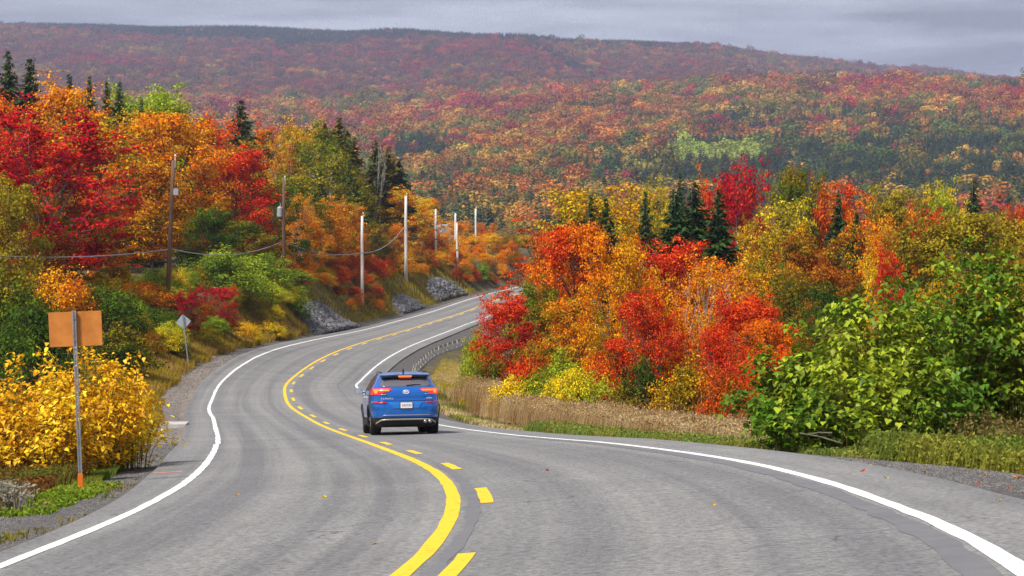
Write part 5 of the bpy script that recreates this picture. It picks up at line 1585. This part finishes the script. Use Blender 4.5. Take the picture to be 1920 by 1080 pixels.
# ------------------------------------------------------------------ knotweed with large leaves
def big_leaf_mesh(name, seed):
    r = np.random.default_rng(seed)
    # heart shaped, folded along the midrib, tip bent down; unit long, stalk at the origin, tip along +X
    prof = [(.0, .0), (-.04, .2), (.12, .36), (.38, .36), (.68, .2), (1.0, 0)]
    mid = [(0, 0), (.25, .0), (.6, 0), (1.0, 0)]
    V = []
    zf = lambda x, y: .28 * abs(y) - .22 * max(x, 0) ** 2 + r.uniform(-.015, .015)
    up = [(x, y, zf(x, y)) for x, y in prof[1:5]]; dn = [(x, -y, zf(x, y)) for x, y in prof[1:5]]
    m = [(0, 0, 0), (.2, 0, -.01), (.5, 0, -.055), (.78, 0, -.13), (1, 0, -.22)]
    V = m + up + dn
    Fq = [(0, 1, 6, 5), (1, 2, 7, 6), (2, 3, 8, 7), (0, 9, 10, 1), (1, 10, 11, 2), (2, 11, 12, 3)]
    Ft = [(3, 4, 8), (3, 12, 4)]
    return np.array(V), Fq, Ft


BL = big_leaf_mesh('leaf', 1)
blade_me = []
for k in range(4):
    V, Fq, Ft = big_leaf_mesh('leaf', 10 + k)
    V = V * np.array([1, .85 + .1 * k, 1])
    nf = len(Fq) + len(Ft)
    blade_me.append(mesh_np('leaf', V, [np.array(Fq), np.array(Ft)], [M['bigleaf']], {'rnd': np.full(nf, .15 + .23 * k), 'clump': np.full(nf, .3 * k)}, smooth=True))


def knotweed(name, label, centres, n_stem, leaf, c1, c2, seed, per=20, stem_c=(.17, .14, .04)):
    """centres: list of (x, y, radius, height) mounds; arching stems with alternate leaves"""
    r = np.random.default_rng(seed)
    x0 = np.mean([c[0] for c in centres]); y0 = np.mean([c[1] for c in centres]); z0 = float(ground(x0, y0))
    o = thing(name, label, 'shrub', (x0, y0, z0))
    org = np.array([x0, y0, z0])
    pos, dirs, ups = [], [], []
    st = MB()
    tot = sum(c[2] * c[3] for c in centres)
    for (cx_, cy_, rad, h) in centres:
        m = int(n_stem * rad * h / tot)
        gz = float(ground(cx_, cy_))
        for k in range(m):
            az = r.uniform(0, 6.283); q = math.sqrt(r.uniform(0, 1))
            root = np.array([cx_ + math.cos(az) * q * rad * .55, cy_ + math.sin(az) * q * rad * .55, gz])
            hh = h * math.sqrt(max(.05, 1 - (q * .9) ** 2)) * r.uniform(.72, 1.05)
            reach = rad * (.18 + .55 * q) * r.uniform(.7, 1.2)
            az2 = az + r.uniform(-.6, .6)
            tip = root + np.array([math.cos(az2) * reach, math.sin(az2) * reach, hh * (.95 - .3 * q)])
            ctl = root + np.array([math.cos(az2) * reach * .25, math.sin(az2) * reach * .25, hh * 1.15])
            t = np.linspace(0, 1, 8)[:, None]
            pts = (1 - t) ** 2 * root + 2 * t * (1 - t) * ctl + t ** 2 * tip
            st.tube(pts - org, np.linspace(.008, .003, 8), 5, cap=False)
            ts = np.sort(r.uniform(.05, 1.0, per)); 
            for j, tt in enumerate(ts):
                p_ = (1 - tt) ** 2 * root + 2 * tt * (1 - tt) * ctl + tt ** 2 * tip
                d = 2 * (1 - tt) * (ctl - root) + 2 * tt * (tip - ctl); d /= np.linalg.norm(d)
                sd = np.cross(d, [0, 0, 1.0]); sd /= np.linalg.norm(sd) + 1e-6
                s_ = 1 if j % 2 else -1
                L_ = sd * s_ * .9 + d * .35 + np.array([math.cos(az2), math.sin(az2), 0]) * .35 + r.normal(size=3) * .3; L_[2] -= .35
                pos.append(p_ + r.normal(size=3) * np.array([.10, .10, .06])); dirs.append(L_); ups.append(np.array([0, 0, 1.0]) + r.normal(size=3) * .3)
    pos, dirs, ups = map(np.array, (pos, dirs, ups))
    n = len(pos)
    Tn = dirs / np.linalg.norm(dirs, axis=1)[:, None]
    Bn = np.cross(ups, Tn); Bn /= np.linalg.norm(Bn, axis=1)[:, None]
    Nn = np.cross(Tn, Bn)
    sz = leaf * r.uniform(.6, 1.25, n)
    ok = pos[:, 2] > ground(pos[:, 0], pos[:, 1]) + .08
    pos, Tn, Bn, Nn, sz = pos[ok], Tn[ok], Bn[ok], Nn[ok], sz[ok]; n = len(pos)
    st.build('stems', noisy(name + '_stem', stem_c, tuple(c * .5 for c in stem_c), 4), o)
    # the largest leaves in sight are parts of their own: nearest the camera on the outside of the mound
    dist = pos[:, 1] + r.uniform(0, .5, n) - .35 * (pos[:, 2] - z0)
    onscreen = np.abs(F * pos[:, 0] / pos[:, 1]) < 955
    dist = np.where(onscreen, dist, 1e6) - sz * 9
    first = np.argsort(dist)[:300]
    mask = np.zeros(n, bool); mask[first] = True
    for i in first:
        mt = Matrix(((Tn[i, 0], Bn[i, 0], Nn[i, 0]), (Tn[i, 1], Bn[i, 1], Nn[i, 1]), (Tn[i, 2], Bn[i, 2], Nn[i, 2]))).to_4x4()
        q = obj('leaf', blade_me[int(r.integers(0, 4))], o)
        q.matrix_local = Matrix.Translation(pos[i] - org) @ mt @ Matrix.Scale(sz[i], 4)
        q.color = (*c1, 1); q['leaf_second'] = tuple(c2)
    idx = np.where(~mask)[0]
    V0, Fq, Ft = BL
    nv = len(V0)
    V = pos[idx][:, None] - org + sz[idx][:, None, None] * (V0[None, :, 0:1] * Tn[idx][:, None] + V0[None, :, 1:2] * Bn[idx][:, None] + V0[None, :, 2:3] * Nn[idx][:, None])
    ofs = (np.arange(len(idx)) * nv)[:, None, None]
    FQ = (np.array(Fq)[None] + ofs).reshape(-1, 4); FT = (np.array(Ft)[None] + ofs).reshape(-1, 3)
    rn_ = r.uniform(0, 1, len(idx)); cl_ = r.uniform(0, 1, len(idx))
    q = obj('foliage', mesh_np('foliage', V.reshape(-1, 3), [FQ, FT], [M['bigleaf']], {'rnd': np.concatenate([np.repeat(rn_, len(Fq)), np.repeat(rn_, len(Ft))]), 'clump': np.concatenate([np.repeat(cl_, len(Fq)), np.repeat(cl_, len(Ft))])}, smooth=True), o)
    q['kind'] = 'stuff'; q.color = (*c1, 1); q['leaf_second'] = tuple(c2)
    return o


def mound(px, Z, wpx, py):
    g = G(px, Z); return (g.x, Z, wpx * Z / F / 2, EYE + (540 - py) * Z / F - g.z)


knotweed('knotweed_bush', 'yellow leaved knotweed bush behind the orange board', [mound(-60, 39, 240, 690), mound(60, 40.5, 230, 655), mound(165, 41.5, 220, 640), mound(235, 43, 150, 668), mound(110, 38, 170, 720)], 400, .088, (.90, .47, .012), (.95, .74, .04), 71, 44)
knotweed('knotweed_bush', 'big green knotweed bush with large leaves at the right roadside', [mound(1470, 37.5, 200, 640), mound(1550, 37.5, 230, 560), mound(1650, 38.5, 270, 490), mound(1790, 40, 290, 468), mound(1910, 40.5, 270, 450), mound(1840, 41.5, 200, 440), mound(1600, 36, 240, 650), mound(1490, 36, 170, 720), mound(1740, 37, 220, 640)], 560, .115, (.095, .205, .012), (.40, .45, .027), 72, 42)

# ------------------------------------------------------------------ grass, hay and weeds (nobody could count the blades)
def blades(name, label, cat, pts, h, w, c1, c2, seed, lean=.35, heads=0.0, leafy=0):
    """tufts of blades at pts (n,3); h heights; heads = share of blades with a fluffy seed head"""
    r = np.random.default_rng(seed)
    n = len(pts)
    hh = np.broadcast_to(h, (n,)) * r.uniform(.35, 1.2, n) * (1 + .16 * vnoise(pts[:, 0] / .55, pts[:, 1] / .55, seed + 50))
    az = r.uniform(0, 6.283, n); ln = hh * lean * r.uniform(.1, 1.2, n)
    tip = pts + np.stack([np.cos(az) * ln, np.sin(az) * ln, hh], 1)
    mid = pts + np.stack([np.cos(az) * ln * .3, np.sin(az) * ln * .3, hh * .55], 1)
    fa = r.uniform(-.9, .9, n)
    sd = np.stack([np.cos(fa), np.sin(fa), np.zeros(n)], 1) * (w * r.uniform(.6, 1.4, n))[:, None] * .5
    V = np.stack([pts - sd, pts + sd, mid + sd * .8, mid - sd * .8, tip], 1).reshape(-1, 3)
    b = np.arange(n)[:, None] * 5
    Q = b + np.array([[0, 1, 2, 3]]); T = b + np.array([[3, 2, 4]])
    rn = r.uniform(0, 1, n); cl = .5 + .5 * vnoise(pts[:, 0] * 1.4, pts[:, 1] * 1.4, seed)
    VV = [V]; polys = [Q, T]; RN = [rn, rn]; CL = [cl, cl]; nv = len(V)
    if heads or leafy:
        k = np.where(r.uniform(0, 1, n) < heads)[0] if heads else np.arange(n)
        reps = 4 if heads else leafy
        k = np.repeat(k, reps)
        t = r.uniform(.78, 1.0, len(k)) if heads else r.uniform(.1, 1.0, len(k))
        C = pts[k] * (1 - t)[:, None] + tip[k] * t[:, None] + r.normal(size=(len(k), 3)) * (.02 if heads else .03)
        LV, LQ = quads_leaf(C, r.normal(size=(len(k), 3)) + np.array([0, -.3, .6]), (.06 if heads else .065) * r.uniform(.6, 1.4, len(k)), r, .5)
        VV.append(LV); polys.append(LQ + nv); RN.append(r.uniform(0, 1, len(k))); CL.append(cl[k])
    V = np.concatenate(VV)
    quad = [p for p in polys if p.shape[1] == 4]; 
    c0 = V.mean(0); c0[2] = pts[:, 2].min()
    o = obj(name, mesh_np(name, V - c0, polys, [M['grass']], {'rnd': np.concatenate(RN), 'clump': np.concatenate(CL)}), None, tuple(c0))
    o.color = (*c1, 1); o['leaf_second'] = tuple(c2)
    return tag(o, label, cat, kind='stuff')


def band(n, y0, y1, o0, o1, seed, side=1, jitter=True, clumpy=0.0):
    """random ground points between offsets o0..o1 (functions of y) from the road centre"""
    r = np.random.default_rng(seed)
    y = r.uniform(y0, y1, n); f = r.uniform(0, 1, n)
    a = o0(y) if callable(o0) else np.full(n, o0); b = o1(y) if callable(o1) else np.full(n, o1)
    o = a + (b - a) * f
    x = np.interp(y, RY, RX) + o
    if clumpy:
        k = vnoise(x / .9, y / .9, seed) > clumpy
        x, y = x[k], y[k]
    return np.stack([x, y, ground(x, y)], 1)


HAY = (.62, .45, .235); HAY2 = (.40, .235, .10); GR1 = (.16, .22, .035); GR2 = (.26, .26, .05); BROWN = (.20, .075, .025); STR = (.50, .38, .18)
rw0 = lambda y: RW(y) - .15
# right verge: short green strip at the asphalt, hay behind
blades('verge_grass', 'short green grass strip along the right road edge', 'grass', band(34000, 33, 66, rw0, lambda y: RW(y) + 2.3, 1), .30, .012, (.20, .27, .05), GR2, 1, .5, leafy=1)
blades('verge_grass', 'short grass along the inside of the bend beyond the car', 'grass', band(9000, 64, 140, rw0, lambda y: RW(y) + 1.6, 2), .28, .03, GR2, HAY, 2, .5)
blades('hay', 'tall dry tan hay behind the green strip on the right', 'grass', band(52000, 44, 100, lambda y: RW(y) + 1.5 + .7 * vnoise(y / 1.5, y * 0, 77), lambda y: RW(y) + 7.0, 3), np.float64(1.05), .009, HAY, HAY2, 3, .22, heads=.3)
blades('tall_weeds', 'brown stalks standing up out of the hay on the right', 'weeds', band(2600, 44, 100, lambda y: RW(y) + 2.0, lambda y: RW(y) + 7.5, 33, clumpy=.1), 1.15, .012, (.22, .11, .045), (.34, .2, .09), 33, .2, leafy=7)
blades('hay', 'dry brown hay and weeds beyond the car inside the bend', 'grass', band(26000, 96, 152, lambda y: RW(y) + 1.3, lambda y: RW(y) + 8, 4), .95, .02, HAY, OLG, 4, .25, heads=.4)
blades('weeds', 'rusty brown dead weeds right of the green knotweed', 'weeds', band(1500, 30, 36, lambda y: 8.0 + 0 * y, lambda y: 11.5 + 0 * y, 5), .66, .009, (.20, .105, .045), (.20, .2, .05), 5, .5, leafy=9)
blades('weeds', 'green weeds at the right edge on the gravel', 'weeds', band(11000, 23, 34, lambda y: RW(y) + .1 + np.clip((30 - y) * .06, 0, .6), lambda y: RW(y) + 4.2, 6), .36, .008, GR1, (.28, .27, .04), 6, .5, leafy=5)
blades('grass_floor', 'dull green grass under the right wood', 'grass', band(26000, 50, 190, lambda y: RW(y) + 7, lambda y: RW(y) + 45, 7), .8, .06, OLIV, HAY, 7, .4)
# left verge
blades('weeds', 'brown and green weeds round the foot of the orange board post', 'weeds', band(9000, 27, 45, lambda y: LW(y) - .1, lambda y: LW(y) - 2.6, 8), .42, .014, (.14, .15, .025), BROWN, 8, .5, heads=.25, leafy=0)
blades('verge_grass', 'green grass tufts at the left gravel edge', 'grass', band(9000, 36, 50, lambda y: LW(y) + .25, lambda y: LW(y) - 1.0, 9), .30, .014, (.14, .20, .03), (.22, .22, .03), 9, .5)
blades('ground_ivy', 'bright green leafy ground cover on the left gravel', 'weeds', band(5200, 26, 35.5, lambda y: LW(y) + .75, lambda y: LW(y) - .9, 10, clumpy=-.1), .07, .03, (.26, .36, .03), (.16, .24, .02), 10, .8, leafy=3)
blades('gravel_weeds', 'sparse small weeds in the left gravel shoulder', 'weeds', band(2600, 18, 36, lambda y: -EL(y) - .1, lambda y: LW(y), 11, clumpy=.3), .12, .012, (.20, .22, .04), (.28, .2, .05), 11, .7, leafy=1)
blades('verge_grass', 'tan and olive grass along the left dirt shoulder', 'grass', band(34000, 62, 192, lambda y: LW(y) + .35 + .3 * vnoise(y / 2.2, y * 0, 5), lambda y: LW(y) - 3.2, 12), .5, .03, (.38, .23, .06), OLIV, 12, .4)
blades('grass_floor', 'olive grass on the left slope behind the bushes', 'grass', band(16000, 50, 150, lambda y: LW(y) - 1.5, lambda y: LW(y) - 20, 13), .7, .05, OLIV, DGRN, 13, .4)
blades('verge_grass', 'yellow olive grass between the stone piles on the left bank', 'grass', band(12000, 178, 290, lambda y: LW(y) + .2, lambda y: LW(y) - 5, 14), .55, .05, OLG, OLIV, 14, .4)
blades('seed_head_plant', 'pale grey seeding plant at the left picture edge', 'weeds', np.array([[G(5 + a * 22, 29.5 + b).x, 29.5 + b, G(5 + a * 22, 29.5 + b).z] for a, b in np.random.default_rng(3).normal(size=(240, 2)) * [1, .2]]), .32, .010, (.48, .44, .36), (.30, .28, .2), 15, .4, heads=1.0)


def pebbles(name, label, P_, size, seed):
    r = np.random.default_rng(seed); n = len(P_)
    tet = np.array([(1, 0, -.4), (-.5, .87, -.4), (-.5, -.87, -.4), (0.1, 0, .8)])
    V = tet[None] * (size * r.uniform(.4, 1.4, (n, 1, 1))) * r.uniform(.6, 1.3, (n, 4, 1))
    a = r.uniform(0, 6.28, n); ca, sa = np.cos(a)[:, None], np.sin(a)[:, None]
    V = np.stack([V[..., 0] * ca - V[..., 1] * sa, V[..., 0] * sa + V[..., 1] * ca, V[..., 2] * .7], -1) + P_[:, None] + np.array([0, 0, .014])
    fc = np.array([(0, 1, 3), (1, 2, 3), (2, 0, 3)])
    c0 = P_.mean(0)
    o = obj(name, mesh_np(name, V.reshape(-1, 3) - c0, (fc[None] + (np.arange(n) * 4)[:, None, None]).reshape(-1, 3), [M['rock2']]), None, tuple(c0))
    return tag(o, label, 'gravel', kind='stuff')


M['rock2'] = noisy('gravelstone', (0.05, 0.048, 0.048), (0.26, 0.245, 0.235), 9, lo=.35, hi=.68)
pebbles('loose_gravel', 'loose grey gravel on the left road shoulder', band(17000, 15, 60, lambda y: -EL(y) - .05, LW, 41), .028, 41)
pebbles('loose_gravel', 'loose grey gravel on the right road shoulder', band(20000, 15, 46, 4.56, RW, 42), .026, 42)
pebbles('loose_gravel', 'loose brown gravel on the left dirt shoulder', band(9000, 60, 150, lambda y: -EL(y) - .05, LW, 43), .045, 43)
# twigs lying at the foot of the green knotweed
for k, (a, b) in enumerate((((1500, 812), (1580, 832)), ((1512, 815), (1560, 812)))):
    pa, pb = P(*a, 34.5), P(*b, 34.3)
    q = MB(); q.tube([pa, (pa + pb) / 2 + Vector((0, 0, .02)), pb], [.009, .012, .014], 5)
    tag(q.build('dry_twig', M['bark'], None, True), ('upper' if k else 'lower') + ' of two dry twigs at the foot of the green knotweed', 'twig')

# concrete slab in the left shoulder
g0 = G(327, 77.0)
q = MB(); q.box((0, 0, .0), (.85, 1.6, .22)); tag(q.build('concrete_slab', M['concrete'], None, loc=(g0.x, g0.y, g0.z + .06), rot=(0, 0, R(4))), 'pale concrete slab in the left gravel shoulder', 'slab')
# orange survey mark sprayed on the left asphalt
q = MB(); sm = road(np.array([39.6, 39.8]), -4.3, .004)
V = np.concatenate([road(np.array([38.2, 38.5]), o, .004) for o in (-4.28, -4.1, -3.95, -3.8)])
mk_ = obj('survey_mark', mesh_np('survey_mark', V, np.array([(0, 2, 3, 1), (2, 4, 5, 3), (4, 6, 7, 5)]), [pmat('sprayorange', (.62, .25, .16), .8)]), road_o)

# ------------------------------------------------------------------ fallen leaves, each one a thing
FL = [(607, 933, YEL, 'small yellow brown'), (1026, 883, RED, 'red'), (876, 836, STR, 'pale'), (699, 1021, TAN, 'tan'), (1337, 948, GOLD, 'yellow'), (1222, 836, ORNG, 'orange'), (445, 929, TAN, 'brown'),
      (1247, 850, STR, 'pale grey'), (1618, 885, RED, 'bright red'), (1673, 851, RUST, 'rusty'), (1662, 898, STR, 'straw coloured'), (1735, 874, STR, 'cream'), (1833, 908, RED, 'scarlet'),
      (1893, 917, SCAR, 'light red'), (1875, 940, STR, 'yellowish'), (1908, 897, ORNG, 'large orange'), (1847, 893, ORNG, 'curled orange'), (1735, 887, STR, 'beige'), (1425, 838, RUST, 'brown red'), (1636, 874, STR, 'whitish')]
lv = []
for k in range(10):
    a = k * 2 * math.pi / 10
    rr_ = 1.0 if k % 2 == 0 else .55
    lv.append((rr_ * math.cos(a) * .5, rr_ * math.sin(a) * .5, .16 * math.sin(a * 2 + 1) + .12))
lv.append((0, 0, .03))
leaf_me = mesh_np('fallen_leaf', np.array(lv), np.array([(k, (k + 1) % 10, 10) for k in range(10)]), [M['leaf']], {'rnd': np.linspace(.4, .7, 10), 'clump': np.zeros(10)})


def on_ground(px, py):
    """where the sight line through a photo pixel meets the road or the ground"""
    Z = np.arange(12, 140, .1)
    x = (px - 960) * Z / F; zl = EYE + (540 - py) * Z / F
    xr = np.interp(Z, RY, RX); o = x - xr
    zg = np.where((o < 4.5) & (o > -EL(Z)), np.interp(Z, RY, RZ) + np.interp(Z, RY, RB) * o, ground(x, Z) + .012)
    i = np.argmax(zl < zg)
    return Vector((x[i], Z[i], zg[i]))


for k, (px, py, c, nm) in enumerate(FL):
    p = on_ground(px, py)
    s_ = .07 if nm != 'large orange' else .13
    where = 'on the road' if px < 1500 else 'on the right gravel shoulder'
    near_ = {607: 'left of the yellow line', 1026: 'in the right lane', 876: 'just right of the car', 699: 'near the bottom left of the yellow line', 1337: 'in the middle of the right lane', 1222: 'on the right white line',
             445: 'in the left lane', 1247: 'inside the right white line', 1618: 'beside the green knotweed', 1673: 'nearest the knotweed foot', 1662: 'below the knotweed', 1735: 'by the weeds', 1833: 'left of another red leaf',
             1893: 'close to the right edge', 1875: 'lowest of them', 1908: 'at the weeds on the right edge', 1847: 'under the weeds', 1425: 'at the grass edge', 1636: 'near the grass'}[px]
    o = obj('fallen_leaf', leaf_me, None, p + Vector((0, 0, .004)), (random.uniform(-.3, .3), random.uniform(-.3, .3), random.uniform(0, 6)), (s_, s_, s_))
    o.color = (*c, 1); o['leaf_second'] = tuple(c)
    tag(o, f'{nm} fallen leaf {where}, {near_}', 'leaf', 'fallen leaves')

# ------------------------------------------------------------------ far houses and the bare birch stand


def house(px, py, Z, w, d, h, label, roofc, rz_):
    z0 = float(hill((px - 960) * Z / F, Z)); p = P(px, py, Z)
    o = thing('house', label, 'house', (p.x, Z, p.z - h - w * .3), rz_)
    wm = pmat('clapboard', (.85, .85, .85), .7); rm = pmat('roofing', roofc, .7)
    b = MB(); rh = w * .42
    b.add([(-w / 2, -d / 2, -4), (w / 2, -d / 2, -4), (w / 2, d / 2, -4), (-w / 2, d / 2, -4), (-w / 2, -d / 2, h), (w / 2, -d / 2, h), (w / 2, d / 2, h), (-w / 2, d / 2, h), (0, -d / 2, h + rh), (0, d / 2, h + rh)],
          [(0, 1, 5, 8, 4), (2, 3, 7, 9, 6), (0, 4, 7, 3), (1, 2, 6, 5)])
    b.build('wall', wm, o)
    for sx in (-1, 1):
        q = MB(); q.add([(sx * (w / 2 + .4), -d / 2 - .4, h - .25), (0, -d / 2 - .4, h + rh + .12), (0, d / 2 + .4, h + rh + .12), (sx * (w / 2 + .4), d / 2 + .4, h - .25),
                         (sx * (w / 2 + .4), -d / 2 - .4, h - .05), (0, -d / 2 - .4, h + rh + .32), (0, d / 2 + .4, h + rh + .32), (sx * (w / 2 + .4), d / 2 + .4, h - .05)],
                        [(0, 1, 2, 3), (4, 7, 6, 5), (0, 4, 5, 1), (3, 2, 6, 7), (0, 3, 7, 4)]); q.build('roof', rm, o)
    for wx, wz in ((-w * .22, h * .3), (w * .22, h * .3), (-w * .2, h * .8), (w * .2, h * .8)):
        f = MB(); f.box((wx, -d / 2 - .03, wz), (w * .16, .08, h * .26)); f = f.build('window', wm, o)
        q = MB(); q.box((wx, -d / 2 - .075, wz), (w * .12, .03, h * .2)); q.build('pane', pmat('pane', (.03, .035, .045), .1), f)
    return o


house(832, 426, 640, 4.6, 5, 2.4, 'small white house with a gable roof beyond the white poles', (.20, .21, .24), R(35))
house(814, 319, 1350, 7.5, 8, 3.6, 'tiny pale house with a steep gable below the dark conifer stand', (.22, .22, .26), R(-8))
for k in range(34):
    px = 1440 + 66 * (k + random.random()) / 34
    Z = random.uniform(1270, 1290)
    zt = P(px, 276 + abs(px - 1480) * .25 + random.uniform(-3, 10), Z).z
    x = (px - 960) * Z / F; zb_ = float(hill(x, Z)) - 1
    H = max(zt - zb_, 6)
    q = MB(); q.tube([(0, 0, 0), (random.uniform(-.2, .2), 0, H * .5), (random.uniform(-.4, .4), 0, H)], [.26, .2, .1], 5)
    for j in range(3):
        h0 = H * random.uniform(.55, .9); a = random.choice((-1, 1))
        q.tube([(0, 0, h0), (a * random.uniform(.5, 1.2), 0, h0 + random.uniform(1, 2))], [.1, .04], 4)
    tag(q.build('bare_birch', M['palebark'], None, loc=(x, Z, zb_)), 'bare white birch trunk in the stand on the valley slope', 'tree', 'bare white birch stand')

# ------------------------------------------------------------------ the air
hz = MB(); hz.box((0, 3700, 280), (11400, 8400, 800))
hm = bpy.data.materials.new('haze'); hm.use_nodes = True
ht_ = hm.node_tree; ht_.nodes.clear()
pv = node(ht_, 'ShaderNodeVolumePrincipled')
pv.inputs['Color'].default_value = (.62, .70, 1.0, 1)
pv.inputs['Density'].default_value = 0.000115
pv.inputs['Anisotropy'].default_value = 0.0
hout = node(ht_, 'ShaderNodeOutputMaterial')
ht_.links.new(pv.outputs[0], hout.inputs['Volume'])
hz_o = tag(hz.build('haze', hm), kind='stuff')
